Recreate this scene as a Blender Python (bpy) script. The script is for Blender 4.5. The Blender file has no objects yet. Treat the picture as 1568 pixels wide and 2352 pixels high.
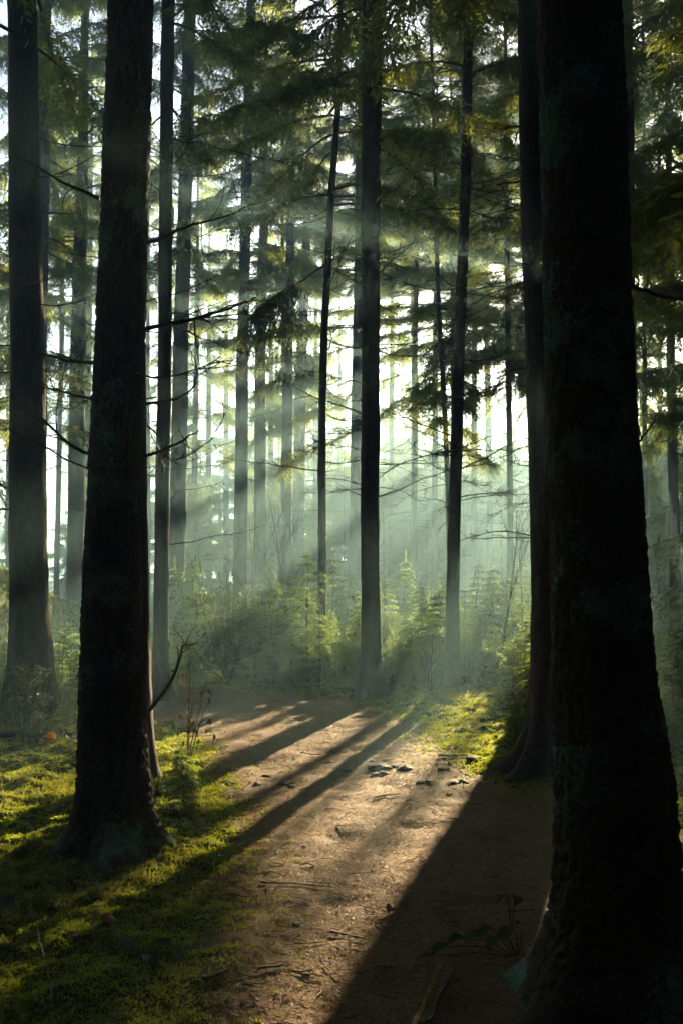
import bpy, math, random
import numpy as np
from mathutils import Vector, Matrix

R = math.radians
scene = bpy.context.scene
COL = scene.collection
rng = np.random.default_rng(7)

# ------------------------------------------------------------------ camera
CAM_H = 1.6
F, CX, CY, HOR = 2300.0, 784.0, 1176.0, 1320.0          # measured on a 1568 x 2352 print of the photograph
PITCH = math.atan((HOR - CY) / F)
cam_data = bpy.data.cameras.new('camera')
cam_data.sensor_fit = 'VERTICAL'
cam_data.sensor_height = 36.0
cam_data.lens = F / 2352.0 * 36.0
cam_data.clip_start = 0.05
cam_data.clip_end = 3000
cam = bpy.data.objects.new('camera', cam_data)
cam.location = (0, 0, CAM_H)
cam.rotation_euler = (R(90) + PITCH, 0, 0)
COL.objects.link(cam)
scene.camera = cam

def ray(x, y):
    r, u = (x - CX) / F, (CY - y) / F
    c, s = math.cos(PITCH), math.sin(PITCH)
    return Vector((r, c - u * s, s + u * c))
def at(x, y, d):
    v = ray(x, y); t = d / v.y
    return Vector((v.x * t, d, CAM_H + v.z * t)), t
def gnd(x, y):
    v = ray(x, y); t = -CAM_H / v.z
    return Vector((v.x * t, v.y * t, 0.0))

# ------------------------------------------------------------------ light
SUN_PX = (1418, 690)
sv = ray(*SUN_PX).normalized()
SUN_EL = math.asin(sv.z)
SUN_AZ = math.atan2(sv.x, sv.y)                          # clockwise from +Y
world = bpy.data.worlds.new('World')
scene.world = world
world.use_nodes = True
wn = world.node_tree.nodes; wl = world.node_tree.links
wn.clear()
sky = wn.new('ShaderNodeTexSky'); sky.sky_type = 'NISHITA'; sky.sun_disc = False
sky.sun_elevation = SUN_EL; sky.sun_rotation = SUN_AZ
sky.air_density = 0.4; sky.dust_density = 1.0; sky.ozone_density = 1.0
bg = wn.new('ShaderNodeBackground'); bg.inputs['Strength'].default_value = 0.05
wo = wn.new('ShaderNodeOutputWorld')
wl.new(sky.outputs[0], bg.inputs['Color']); wl.new(bg.outputs[0], wo.inputs['Surface'])
sun_data = bpy.data.lights.new('sun', 'SUN')
sun_data.energy = 5.0; sun_data.angle = R(0.55); sun_data.color = (1.0, 0.78, 0.46)
sun = bpy.data.objects.new('sun', sun_data)
sun.rotation_euler = sv.to_track_quat('Z', 'Y').to_euler()
sun.location = sv * 60
COL.objects.link(sun)
vs = scene.view_settings
vs.view_transform = 'Standard'; vs.look = 'None'; vs.gamma = 1.0; vs.use_curve_mapping = False
vs.exposure = 3.2
cy = scene.cycles
cy.use_denoising = True
cy.denoiser = 'OPENIMAGEDENOISE'
cy.use_adaptive_sampling = True
cy.adaptive_threshold = 0.04
cy.max_bounces = 5; cy.diffuse_bounces = 2; cy.glossy_bounces = 2; cy.transmission_bounces = 3; cy.volume_bounces = 0
cy.sample_clamp_indirect = 4.0
cy.caustics_reflective = False; cy.caustics_refractive = False

# ------------------------------------------------------------------ mesh helpers
def noise3(p, seed=0):
    p = np.asarray(p, float)
    i = np.floor(p).astype(np.int64); f = p - i
    f = f * f * (3 - 2 * f)
    def h(a, b, c):
        n = (a * 374761393 + b * 668265263 + c * 2147483647 + seed * 1274126177) & 0xffffffff
        n = ((n ^ (n >> 13)) * 1274126177) & 0xffffffff
        return ((n ^ (n >> 16)) & 0xffff) / 65535.0
    x, y, z = i[..., 0], i[..., 1], i[..., 2]
    fx, fy, fz = f[..., 0], f[..., 1], f[..., 2]
    def lx(yy, zz): return h(x, yy, zz) * (1 - fx) + h(x + 1, yy, zz) * fx
    a = lx(y, z) * (1 - fy) + lx(y + 1, z) * fy
    b = lx(y, z + 1) * (1 - fy) + lx(y + 1, z + 1) * fy
    return a * (1 - fz) + b * fz
def fbm(p, seed=0, oct=4, gain=0.5):
    p = np.asarray(p, float); s = 0; a = 1; t = 0
    for k in range(oct):
        s = s + a * noise3(p * 2 ** k + 17.3 * k, seed + k); t += a; a *= gain
    return s / t - 0.5
def worley(p, seed=0):
    p = np.asarray(p, float)
    i = np.floor(p).astype(np.int64)
    d1 = np.full(p.shape[:-1], 9.0); d2 = d1.copy()
    def h(a, b, c, k):
        n = (a * 374761393 + b * 668265263 + c * 1442695041 + (seed + k) * 1274126177) & 0xffffffff
        n = ((n ^ (n >> 13)) * 1274126177) & 0xffffffff
        return ((n ^ (n >> 16)) & 0xffff) / 65535.0
    for a in (-1, 0, 1):
        for b in (-1, 0, 1):
            for c in (-1, 0, 1):
                q = i + np.array([a, b, c])
                pt = q + np.stack([h(q[..., 0], q[..., 1], q[..., 2], k) for k in (0, 5, 9)], -1)
                d = np.sqrt(((pt - p) ** 2).sum(-1))
                m = d < d1
                d2 = np.where(m, d1, np.minimum(d2, d)); d1 = np.where(m, d, d1)
    return d1, d2

def np_mesh(name, verts, faces, mats, midx=None, smooth=False):
    verts = np.ascontiguousarray(verts, np.float32); faces = np.ascontiguousarray(faces, np.int32)
    me = bpy.data.meshes.new(name)
    nf, k = faces.shape
    me.vertices.add(len(verts)); me.vertices.foreach_set('co', verts.ravel())
    me.loops.add(nf * k); me.loops.foreach_set('vertex_index', faces.ravel())
    me.polygons.add(nf)
    me.polygons.foreach_set('loop_start', np.arange(0, nf * k, k, dtype=np.int32))
    for m in (mats if isinstance(mats, (list, tuple)) else [mats]): me.materials.append(m)
    if midx is not None: me.polygons.foreach_set('material_index', np.asarray(midx, np.int32))
    if smooth: me.polygons.foreach_set('use_smooth', np.ones(nf, bool))
    me.update(calc_edges=True)
    return me
def link(name, data, parent=None, loc=None, rot=None, scale=None):
    o = bpy.data.objects.new(name, data); COL.objects.link(o)
    if parent is not None: o.parent = parent
    if loc is not None: o.location = loc
    if rot is not None: o.rotation_euler = rot
    if scale is not None: o.scale = scale if hasattr(scale, '__len__') else (scale,) * 3
    return o
def tag(o, label, cat, group=None, kind=None):
    if label: o['label'] = label
    if cat: o['category'] = cat
    if group: o['group'] = group
    if kind: o['kind'] = kind
    return o
def thing(name, label, cat, loc=(0, 0, 0), group=None):
    return tag(link(name, None, loc=loc), label, cat, group)

class Soup:
    """collects triangles"""
    def __init__(s): s.v = []; s.f = []; s.m = []; s.n = 0
    def add(s, v, f, m=0):
        v = np.asarray(v, float).reshape(-1, 3); f = np.asarray(f, int).reshape(-1, 3)
        s.v.append(v); s.f.append(f + s.n); s.m.append(np.full(len(f), m)); s.n += len(v)
    def tube(s, pts, rad, sides=4, m=0, cap=True):
        pts = np.asarray(pts, float); n = len(pts); rad = np.asarray(rad, float) * np.ones(n)
        t = np.gradient(pts, axis=0); t /= np.linalg.norm(t, axis=1)[:, None] + 1e-9
        ref = np.array([0, 0, 1.0]) if abs(t[0][2]) < 0.8 else np.array([1.0, 0, 0])
        a = np.cross(t, ref); a /= np.linalg.norm(a, axis=1)[:, None] + 1e-9
        b = np.cross(t, a)
        an = np.arange(sides) * 2 * np.pi / sides
        ring = pts[:, None] + rad[:, None, None] * (np.cos(an)[None, :, None] * a[:, None] + np.sin(an)[None, :, None] * b[:, None])
        i = np.arange(n - 1)[:, None] * sides; j = np.arange(sides)[None]; k = (j + 1) % sides
        q = [i + j, i + k, i + sides + k, i + sides + j]
        f = np.concatenate([np.stack([q[0], q[1], q[2]], -1).reshape(-1, 3), np.stack([q[0], q[2], q[3]], -1).reshape(-1, 3)])
        s.add(ring.reshape(-1, 3), f, m)
    def blades(s, base, tip, side, w, m=1, mid=0.45):
        """kite shaped blades: two triangles each"""
        base, tip, side = (np.asarray(q, float).reshape(-1, 3) for q in (base, tip, side))
        w = np.asarray(w, float).reshape(-1, 1) * np.ones((len(base), 1))
        c = base * (1 - mid) + tip * mid
        v = np.stack([base, c + side * w, tip, c - side * w], 1)
        n = len(base); i = np.arange(n)[:, None] * 4
        f = np.concatenate([i + [0, 1, 2], i + [0, 2, 3]])
        s.add(v, f, m)
    def mesh(s, name, mats, smooth=False):
        return np_mesh(name, np.concatenate(s.v), np.concatenate(s.f), mats, np.concatenate(s.m), smooth)

def unit(v): return v / (np.linalg.norm(v, axis=-1, keepdims=True) + 1e-9)

# ------------------------------------------------------------------ materials
def new_mat(name):
    m = bpy.data.materials.new(name); m.use_nodes = True
    nt = m.node_tree; nt.nodes.clear()
    out = nt.nodes.new('ShaderNodeOutputMaterial')
    return m, nt.nodes, nt.links, out
def ramp(N, cols):
    r = N.new('ShaderNodeValToRGB'); e = r.color_ramp.elements
    while len(e) < len(cols): e.new(0.5)
    for k, (p, c) in enumerate(cols): e[k].position = p; e[k].color = (*c, 1)
    return r
def noise_node(N, L, scale, detail=4, coord='Object', vec=None, rough=0.6, stretch=None):
    n = N.new('ShaderNodeTexNoise'); n.inputs['Scale'].default_value = scale; n.inputs['Detail'].default_value = detail
    n.inputs['Roughness'].default_value = rough
    if vec is None:
        tc = N.new('ShaderNodeTexCoord'); vec = tc.outputs[coord]
    if stretch:
        mp = N.new('ShaderNodeMapping'); mp.inputs['Scale'].default_value = stretch; L.new(vec, mp.inputs['Vector']); vec = mp.outputs[0]
    L.new(vec, n.inputs['Vector'])
    return n
def leaf_mat(name, dark, light, trans, gloss=0.12, rough=0.4, tfac=0.5, nscale=1.3):
    m, N, L, out = new_mat(name)
    oi = N.new('ShaderNodeObjectInfo'); nz = noise_node(N, L, nscale, 3)
    ad = N.new('ShaderNodeMath'); ad.operation = 'MULTIPLY_ADD'; L.new(oi.outputs['Random'], ad.inputs[0]); ad.inputs[1].default_value = 0.3
    L.new(nz.outputs[0], ad.inputs[2])
    rp = ramp(N, [(0.35, dark), (0.85, light)]); L.new(ad.outputs[0], rp.inputs[0])
    rt = ramp(N, [(0.35, tuple(c * 0.6 for c in trans)), (0.85, trans)]); L.new(ad.outputs[0], rt.inputs[0])
    d = N.new('ShaderNodeBsdfDiffuse'); L.new(rp.outputs[0], d.inputs['Color'])
    t = N.new('ShaderNodeBsdfTranslucent'); L.new(rt.outputs[0], t.inputs['Color'])
    mx = N.new('ShaderNodeMixShader'); mx.inputs[0].default_value = tfac
    L.new(d.outputs[0], mx.inputs[1]); L.new(t.outputs[0], mx.inputs[2])
    g = N.new('ShaderNodeBsdfGlossy'); g.inputs['Roughness'].default_value = rough; g.inputs['Color'].default_value = (0.8, 0.8, 0.75, 1)
    m2 = N.new('ShaderNodeMixShader'); m2.inputs[0].default_value = gloss
    L.new(mx.outputs[0], m2.inputs[1]); L.new(g.outputs[0], m2.inputs[2]); L.new(m2.outputs[0], out.inputs['Surface'])
    return m
def bark_mat(name, c0, c1, scale=14, bump=0.5, lichen=None, lich_amt=0.55, stretch=(1, 1, 0.35)):
    m, N, L, out = new_mat(name)
    nz = noise_node(N, L, scale, 6, stretch=stretch, rough=0.7)
    rp = ramp(N, [(0.3, c0), (0.7, c1)]); L.new(nz.outputs[0], rp.inputs[0])
    col = rp.outputs[0]
    if lichen:
        n2 = noise_node(N, L, 2.3, 5, rough=0.62); n3 = noise_node(N, L, 60, 4)
        ad = N.new('ShaderNodeMath'); ad.operation = 'MULTIPLY_ADD'; L.new(n3.outputs[0], ad.inputs[0]); ad.inputs[1].default_value = 0.35; L.new(n2.outputs[0], ad.inputs[2])
        mk = ramp(N, [(lich_amt + 0.13, (0, 0, 0)), (lich_amt + 0.19, (0.85, 0.85, 0.85))]); L.new(ad.outputs[0], mk.inputs[0])
        mx = N.new('ShaderNodeMix'); mx.data_type = 'RGBA'; L.new(mk.outputs[0], mx.inputs[0])
        L.new(col, mx.inputs[6]); mx.inputs[7].default_value = (*lichen, 1); col = mx.outputs[2]
    p = N.new('ShaderNodeBsdfPrincipled'); L.new(col, p.inputs['Base Color']); p.inputs['Roughness'].default_value = 0.85
    p.inputs['Specular IOR Level'].default_value = 0.25
    bm = N.new('ShaderNodeBump'); bm.inputs['Strength'].default_value = bump; bm.inputs['Distance'].default_value = 0.02
    L.new(nz.outputs[0], bm.inputs['Height']); L.new(bm.outputs[0], p.inputs['Normal'])
    L.new(p.outputs[0], out.inputs['Surface'])
    return m
def plain_mat(name, c0, c1, scale=20, rough=0.7, spec=0.4, bump=0.3):
    m, N, L, out = new_mat(name)
    nz = noise_node(N, L, scale, 5)
    rp = ramp(N, [(0.3, c0), (0.7, c1)]); L.new(nz.outputs[0], rp.inputs[0])
    p = N.new('ShaderNodeBsdfPrincipled'); L.new(rp.outputs[0], p.inputs['Base Color']); p.inputs['Roughness'].default_value = rough
    p.inputs['Specular IOR Level'].default_value = spec
    bm = N.new('ShaderNodeBump'); bm.inputs['Strength'].default_value = bump; bm.inputs['Distance'].default_value = 0.01
    L.new(nz.outputs[0], bm.inputs['Height']); L.new(bm.outputs[0], p.inputs['Normal'])
    L.new(p.outputs[0], out.inputs['Surface'])
    return m

M_BARK = bark_mat('spruce_bark', (0.028, 0.019, 0.013), (0.10, 0.07, 0.046), 22, 0.9)
M_BARK_NEAR = bark_mat('spruce_bark_lichen', (0.026, 0.018, 0.012), (0.11, 0.078, 0.052), 34, 0.8, (0.13, 0.23, 0.175), 0.595)
M_TWIG = plain_mat('twig_bark', (0.03, 0.024, 0.018), (0.09, 0.07, 0.05), 30)
M_NEEDLE = leaf_mat('spruce_needles', (0.018, 0.032, 0.012), (0.045, 0.06, 0.018), (0.40, 0.46, 0.06), 0.04, 0.45, 0.5)
M_SAPLING = leaf_mat('young_spruce_needles', (0.018, 0.04, 0.014), (0.045, 0.07, 0.02), (0.36, 0.50, 0.09), 0.07, 0.4, 0.5, 3)
M_LEAF = leaf_mat('shrub_leaves', (0.02, 0.045, 0.012), (0.05, 0.085, 0.02), (0.16, 0.22, 0.02), 0.08, 0.35, 0.35, 4)
M_MOSS = leaf_mat('moss', (0.022, 0.045, 0.006), (0.075, 0.10, 0.013), (0.42, 0.47, 0.025), 0.03, 0.5, 0.5, 5)
M_DRY = leaf_mat('dried_leaves', (0.04, 0.022, 0.012), (0.09, 0.05, 0.02), (0.10, 0.05, 0.015), 0.05, 0.5, 0.3, 6)
M_ORANGE = leaf_mat('orange_leaves', (0.22, 0.09, 0.015), (0.35, 0.15, 0.03), (0.5, 0.2, 0.03), 0.06, 0.4, 0.45, 20)
M_RED = leaf_mat('red_leaves', (0.12, 0.02, 0.015), (0.25, 0.05, 0.02), (0.3, 0.04, 0.02), 0.06, 0.4, 0.4, 20)
M_STONE = plain_mat('clod', (0.02, 0.016, 0.012), (0.07, 0.055, 0.04), 25, 0.8, 0.3)
M_GRASS = leaf_mat('grass_blades', (0.06, 0.09, 0.02), (0.12, 0.14, 0.03), (0.4, 0.38, 0.06), 0.06, 0.4, 0.5, 5)
M_PATH = plain_mat('needle_litter', (0.045, 0.024, 0.009), (0.23, 0.115, 0.034), 55, 0.85, 0.15, 0.8)
M_SOIL = plain_mat('mossy_soil', (0.025, 0.028, 0.010), (0.065, 0.075, 0.018), 18, 0.85, 0.2, 0.8)
M_LITTER = leaf_mat('fallen_needles', (0.12, 0.065, 0.025), (0.34, 0.185, 0.07), (0.45, 0.25, 0.07), 0.045, 0.45, 0.4, 60)

# ------------------------------------------------------------------ the ground
PATH_PX = [(395, 2480), (425, 2352), (440, 2260), (470, 2120), (500, 2010), (520, 1930), (525, 1860), (505, 1800), (470, 1745), (430, 1700), (375, 1668), (300, 1650),
           (180, 1628), (60, 1612), (60, 1588), (200, 1580), (330, 1574), (470, 1577), (620, 1584), (760, 1594), (850, 1612), (905, 1640), (960, 1672), (1010, 1712), (1060, 1748), (1130, 1776), (1210, 1800), (1300, 1838), (1420, 1880), (1600, 1915), (1900, 1960)]
path_poly = [np.array(gnd(*p))[:2] for p in PATH_PX] + [np.array([4.5, 2.0]), np.array([3.0, 0.3]), np.array([-0.6, 0.3])]
path_poly = np.array(path_poly)
def path_dist(x, y):
    """signed distance to the path's edge, positive inside"""
    p = np.stack([x, y], -1).reshape(-1, 2)
    a = path_poly; b = np.roll(a, -1, 0)
    best = np.full(len(p), 1e9); inside = np.zeros(len(p), bool)
    for u, v in zip(a, b):
        e = v - u; t = np.clip(((p - u) @ e) / (e @ e), 0, 1)
        best = np.minimum(best, np.linalg.norm(p - (u + t[:, None] * e), axis=1))
        c = ((u[1] > p[:, 1]) != (v[1] > p[:, 1]))
        xi = u[0] + (p[:, 1] - u[1]) / (v[1] - u[1] + 1e-12) * (v[0] - u[0])
        inside ^= c & (p[:, 0] < xi)
    return np.where(inside, best, -best).reshape(np.shape(x))
def edge_wobble(x, y):
    p = np.stack([x, y, np.zeros_like(x)], -1)
    return fbm(p * 1.7, 3, 3) * 0.45 + fbm(p * 9, 5, 3) * 0.22
def ground_h(x, y, fine=True):
    x = np.asarray(x, float); y = np.asarray(y, float)
    p = np.stack([x, y, np.zeros_like(x)], -1)
    r = np.hypot(x, y)
    m = path_dist(x, y) + edge_wobble(x, y)
    off = np.clip(-m * 2.5, 0, 1)                       # 0 on the path, 1 in the moss
    h = fbm(p * 0.35, 1, 3) * 0.10
    h = h + off * (0.035 + fbm(p * 2.2, 11, 4) * 0.13 + fbm(p * 7.5, 12, 2) * 0.07) + (1 - off) * (fbm(p * 4.5, 13, 3) * 0.035 + np.minimum(fbm(p * 2.6, 14, 2) + 0.1, 0) * 0.12)
    if fine:
        h = h + fbm(p * 14, 21, 4, 0.6) * (0.014 + 0.03 * off) * np.clip(1.3 - r / 22, 0.0, 1)
    far = np.clip((r - 20) / 60, 0, 1)
    return h * (1 - far) + far * 0.0
rs = np.concatenate([[0.02, 0.3, 0.7, 1.1], np.geomspace(1.5, 20, 430), np.geomspace(20.8, 420, 50)])
fan = np.linspace(R(-24), R(26), 330)
rest = np.linspace(R(26), R(336), 48)[1:-1]
th = np.concatenate([fan, rest])
TT, RR = np.meshgrid(th, rs)
GX, GY = np.sin(TT) * RR, np.cos(TT) * RR
GZ = ground_h(GX, GY)
nr, nt_ = GX.shape
verts = np.stack([GX, GY, GZ], -1).reshape(-1, 3)
i, j = np.meshgrid(np.arange(nr - 1), np.arange(nt_), indexing='ij')
k = (j + 1) % nt_
quads = np.stack([i * nt_ + j, i * nt_ + k, (i + 1) * nt_ + k, (i + 1) * nt_ + j], -1).reshape(-1, 4)[:, ::-1]
ctr = verts[quads].mean(1)
md = path_dist(ctr[:, 0], ctr[:, 1]) + edge_wobble(ctr[:, 0], ctr[:, 1])
on_path = (md > 0) & (ctr[:, 1] > 0.2)
def sub_mesh(name, sel, mat):
    q = quads[sel]; u, inv = np.unique(q, return_inverse=True)
    return np_mesh(name, verts[u], inv.reshape(-1, 4), mat, smooth=True)
tag(link('path', sub_mesh('path', on_path, M_PATH)), 'brown needle strewn path curving through the spruce wood', 'path', kind='structure')
tag(link('ground', sub_mesh('ground', ~on_path, M_SOIL)), 'mossy forest floor on both sides of the path', 'ground', kind='structure')

# ------------------------------------------------------------------ trunks
def trunk_mesh(name, axis, H, sides, near=False, flare=0.8, flare_h=0.22, seed=0, mat=None, ztop_fine=None):
    """axis: sorted list of (z, x, y, r) relative to the tree's foot"""
    ax = np.array(axis)
    if near:
        z = np.concatenate([np.arange(-0.15, ztop_fine, 0.0125), np.linspace(ztop_fine, H, 26)])
    else:
        z = np.concatenate([np.linspace(-0.15, 1.2, 26)[:-1], np.linspace(1.2, 9, 60), np.linspace(9.3, H, 24)])
    x = np.interp(z, ax[:, 0], ax[:, 1]); y = np.interp(z, ax[:, 0], ax[:, 2]); r = np.interp(z, ax[:, 0], ax[:, 3])
    w = fbm(np.stack([z * 0.45, z * 0, z * 0 + seed], -1), seed, 3) * 0.05
    x = x + w * np.clip(z - 0.3, 0, 1)
    th = np.arange(sides) * 2 * np.pi / sides
    Z, T = np.meshgrid(z, th, indexing='ij')
    rr = r[:, None] * np.ones_like(T)
    lob = 0.5 + 0.5 * np.cos(T * 3 + seed) * np.cos(T * 2 + 2.1 * seed + 1) + 0.3 * np.cos(5 * T + seed * 3) + 0.25 * np.abs(np.cos(4.5 * T + seed)) ** 3
    rr = rr * (1 + flare * np.exp(-np.maximum(Z, -0.1) / flare_h) * np.clip(lob + 0.35, 0.15, 1.5))
    P = np.stack([np.cos(T) * rr * 1.0, np.sin(T) * rr, Z], -1)
    if near:
        d1, d2 = worley(P * np.array([26, 26, 15]) + fbm(P * 6, seed, 2)[..., None] * 1.5, seed)
        crack = np.clip((d2 - d1) * 3.2, 0, 1)
        e1, e2 = worley(P * np.array([60, 60, 42]), seed + 3)
        disp = 0.017 * crack + 0.007 * np.clip((e2 - e1) * 3, 0, 1) + 0.020 * fbm(P * 3, seed + 2, 3) + 0.006 * fbm(P * 30, seed, 3)
        disp = disp * (0.55 + 0.5 * np.clip(1.6 - Z, 0, 1)) - 0.006
    else:
        disp = rr * (0.10 * fbm(P * 5, seed, 3) + 0.08 * fbm(P * np.array([14, 14, 9]), seed + 4, 3))
        knot = np.clip(noise3(np.stack([T * 1.2, Z * 3.1, T * 0 + seed], -1), seed) - 0.8, 0, 1) * 0.05
        disp = disp + knot
    rr = rr + disp
    V = np.stack([x[:, None] + np.cos(T) * rr, y[:, None] + np.sin(T) * rr, Z], -1)
    n = len(z)
    i, j = np.meshgrid(np.arange(n - 1), np.arange(sides), indexing='ij'); k = (j + 1) % sides
    q = np.stack([i * sides + j, i * sides + k, (i + 1) * sides + k, (i + 1) * sides + j], -1).reshape(-1, 4)
    return np_mesh(name, V.reshape(-1, 3), q, mat or M_BARK, smooth=True)

# ------------------------------------------------------------------ crowns, saplings, branches: prototypes
def sprays(S, P0, Dr, Ln, Hg, g, n=9, bl=0.09, w=0.011, m=1):
    """many shoots at once, each with needle blades in a herringbone and curving down by its hang"""
    P0 = np.asarray(P0, float).reshape(-1, 3); k = len(P0); Dr = unit(np.asarray(Dr, float).reshape(-1, 3))
    Ln = np.asarray(Ln, float).reshape(-1, 1, 1); Hg = np.asarray(Hg, float).reshape(-1, 1, 1)
    t = np.linspace(0, 1, n + 1).reshape(1, -1, 1)
    pts = P0[:, None] + t * Ln * Dr[:, None] + t ** 2 * Ln * Hg * np.array([0, 0, -1.0])
    tan = unit(np.gradient(pts, axis=1))
    side = unit(np.cross(tan, np.array([0, 0, 1.0]) + g.normal(0, 0.35, (k, 1, 3))))
    sg = np.where(np.arange(n + 1) % 2 == 0, 1.0, -1.0).reshape(1, -1, 1)
    dirs = unit(tan * 0.9 + side * sg * 0.75 + g.normal(0, 0.22, pts.shape))
    L = bl * g.uniform(0.7, 1.25, (k, n + 1, 1)) * np.clip(Ln * n / 0.4 / 9 + 0.4, 0.5, 1.4)
    wd = unit(np.cross(dirs, g.normal(0, 1, pts.shape)))
    S.blades(pts, pts + dirs * L, wd, w * g.uniform(0.7, 1.4, k * (n + 1)), m)
def spray(S, p0, d, length, g, n=9, bl=0.09, w=0.011, hang=0.5, m=1, twig=True):
    if twig: S.tube(np.array([p0, p0 + unit(np.asarray(d, float)) * length * 0.5 - [0, 0, hang * length * 0.25], p0 + unit(np.asarray(d, float)) * length - [0, 0, hang * length]]), [0.004, 0.003, 0.002], 3, 0)
    S.__dict__.setdefault('q', []).append((p0, np.asarray(d, float), length, hang))
def flush(S, g, n, bl, w, m=1):
    q = S.__dict__.pop('q', [])
    if q: sprays(S, [a[0] for a in q], [a[1] for a in q], [a[2] for a in q], [a[3] for a in q], g, n, bl, w, m)

def bough(S, origin, az, L, rise, sag, g, dens=1.0, bare=0.25, hangl=0.5, bl=0.10, w=0.013, rad=0.018):
    n = 9; t = np.linspace(0, 1, n)
    out = np.array([math.cos(az), math.sin(az), 0]); sd = np.array([-out[1], out[0], 0])
    pts = origin + np.outer(t * L, out) + np.outer(L * (rise * t - sag * t ** 2 + 0.35 * sag * t ** 4), [0, 0, 1]) + np.outer(np.sin(t * 3 + g.uniform(0, 6)) * 0.05 * L * t, sd)
    S.tube(pts, np.linspace(rad, 0.004, n), 4, 0)
    k = max(3, int(L * 22 * dens))
    for tt in bare + (1 - bare) * (np.arange(k) + g.uniform(0, 1, k)) / k:
        p = np.array([np.interp(tt, t, pts[:, c]) for c in range(3)])
        s = g.choice([-1.0, 1.0])
        prof = (1.05 - tt) ** 0.6
        for q in range(2):
            hl = hangl * g.uniform(0.4, 1.2) * (0.4 + 0.6 * prof)
            dd = out * g.uniform(0.2, 0.8) + sd * s * g.uniform(0.3, 1.0) + np.array([0, 0, g.uniform(-1.1, 0.1)])
            spray(S, p, dd, hl, g, n=int(max(5, 24 * hl)), bl=bl, w=w, hang=g.uniform(0.2, 0.9), twig=False)
            s = -s
    spray(S, pts[-1], out + [0, 0, 0.1], 0.25, g, n=6, bl=bl, w=w, hang=0.2)

def crown_mesh(name, seed, L, Rmax, dens=1.0, whorl=0.5, per=5, low=0.7, bl=0.085, w=0.010):
    g = np.random.default_rng(seed); S = Soup()
    z = 0.0
    while z < L - 0.3:
        u = z / L
        rad = Rmax * ((1 - u) ** 0.75) * (low + (1 - low) * min(1, u * 4)) + 0.15
        for kk in range(per):
            if g.random() < 0.12: continue
            l = rad * g.uniform(0.55, 1.15)
            bough(S, np.array([0, 0, z + g.uniform(-0.2, 0.2)]), g.uniform(0, 2 * np.pi), l,
                  0.12 + 0.5 * u, 0.55 * (1 - u) + 0.1, g, dens, bare=0.28 * (1 - u) + 0.05, hangl=0.5, bl=bl, w=w, rad=0.012 + 0.008 * l)
        z += whorl * g.uniform(0.75, 1.25) * (1 - 0.35 * u)
    flush(S, g, 14, bl, w)
    return S.mesh(name, [M_TWIG, M_NEEDLE])

CROWN_DENSE = [crown_mesh('spruce_crown_dense', 100 + k, 13, 2.7, 1.15, 0.9, 4) for k in range(3)]
CROWN_SPARSE = [crown_mesh('spruce_crown_sparse', 200 + k, 13, 2.0, 1.0, 1.15, 3) for k in range(3)]
def skirt_mesh(name, seed, L, Rm):
    g = np.random.default_rng(seed); S = Soup(); z = 0.0
    while z < L:
        for kk in range(g.integers(2, 4)):
            bough(S, np.array([0, 0, z + g.uniform(-0.2, 0.2)]), g.uniform(0, 2 * np.pi), Rm * g.uniform(0.5, 1.1), 0.05, 0.55, g, 0.9 * g.choice([0.1, 0.5, 1.0]), bare=0.35, hangl=0.55, bl=0.085, w=0.010)
        z += g.uniform(0.5, 1.0)
    flush(S, g, 14, 0.085, 0.010)
    return S.mesh(name, [M_TWIG, M_NEEDLE])
SKIRT = [skirt_mesh('lower_boughs', 350 + k, 4.5, 1.8) for k in range(3)]
def clump_mesh(name, seed):
    g = np.random.default_rng(seed); S = Soup()
    a0 = g.uniform(0, 6.28)
    for kk in range(9):
        bough(S, np.array([0, 0, g.uniform(0, 1.5)]), a0 + g.normal(0, 0.9), g.uniform(0.7, 1.7), g.uniform(0.0, 0.2), 0.6, g, 1.5, bare=0.3, hangl=0.6, bl=0.085, w=0.010)
    flush(S, g, 14, 0.085, 0.010)
    return S.mesh(name, [M_TWIG, M_NEEDLE])
CLUMP = [clump_mesh('shading_boughs', 370 + k) for k in range(4)]
def droop_mesh(name, seed):
    g = np.random.default_rng(seed); S = Soup()
    t = np.linspace(0, 1, 9); L = 2.3
    pts = np.stack([t * L, 0.10 * np.sin(t * 4 + seed), 0.45 * t - 0.42 * t ** 2 + 0.03 * np.sin(t * 9 + seed)], -1)
    S.tube(pts, np.linspace(0.022, 0.005, 9), 5, 0)
    for k in range(130):
        u = 0.15 + 0.85 * g.uniform() ** 0.8; p = np.array([np.interp(u, t, pts[:, c]) for c in range(3)])
        spray(S, p, np.array([g.uniform(0.1, 1.0), g.normal(0, 0.6), g.normal(0, 0.3)]), g.uniform(0.2, 0.6), g, hang=g.uniform(0.1, 0.9), twig=False)
    flush(S, g, 12, 0.08, 0.010)
    return S.mesh(name, [M_TWIG, M_NEEDLE])
DROOP = [droop_mesh('beam_splitting_bough', 390 + k) for k in range(3)]
CROWN_YOUNG = [crown_mesh('young_spruce_crown', 300 + k, 7, 1.8, 0.7, 0.42, 6, low=1.0) for k in range(2)]

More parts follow.
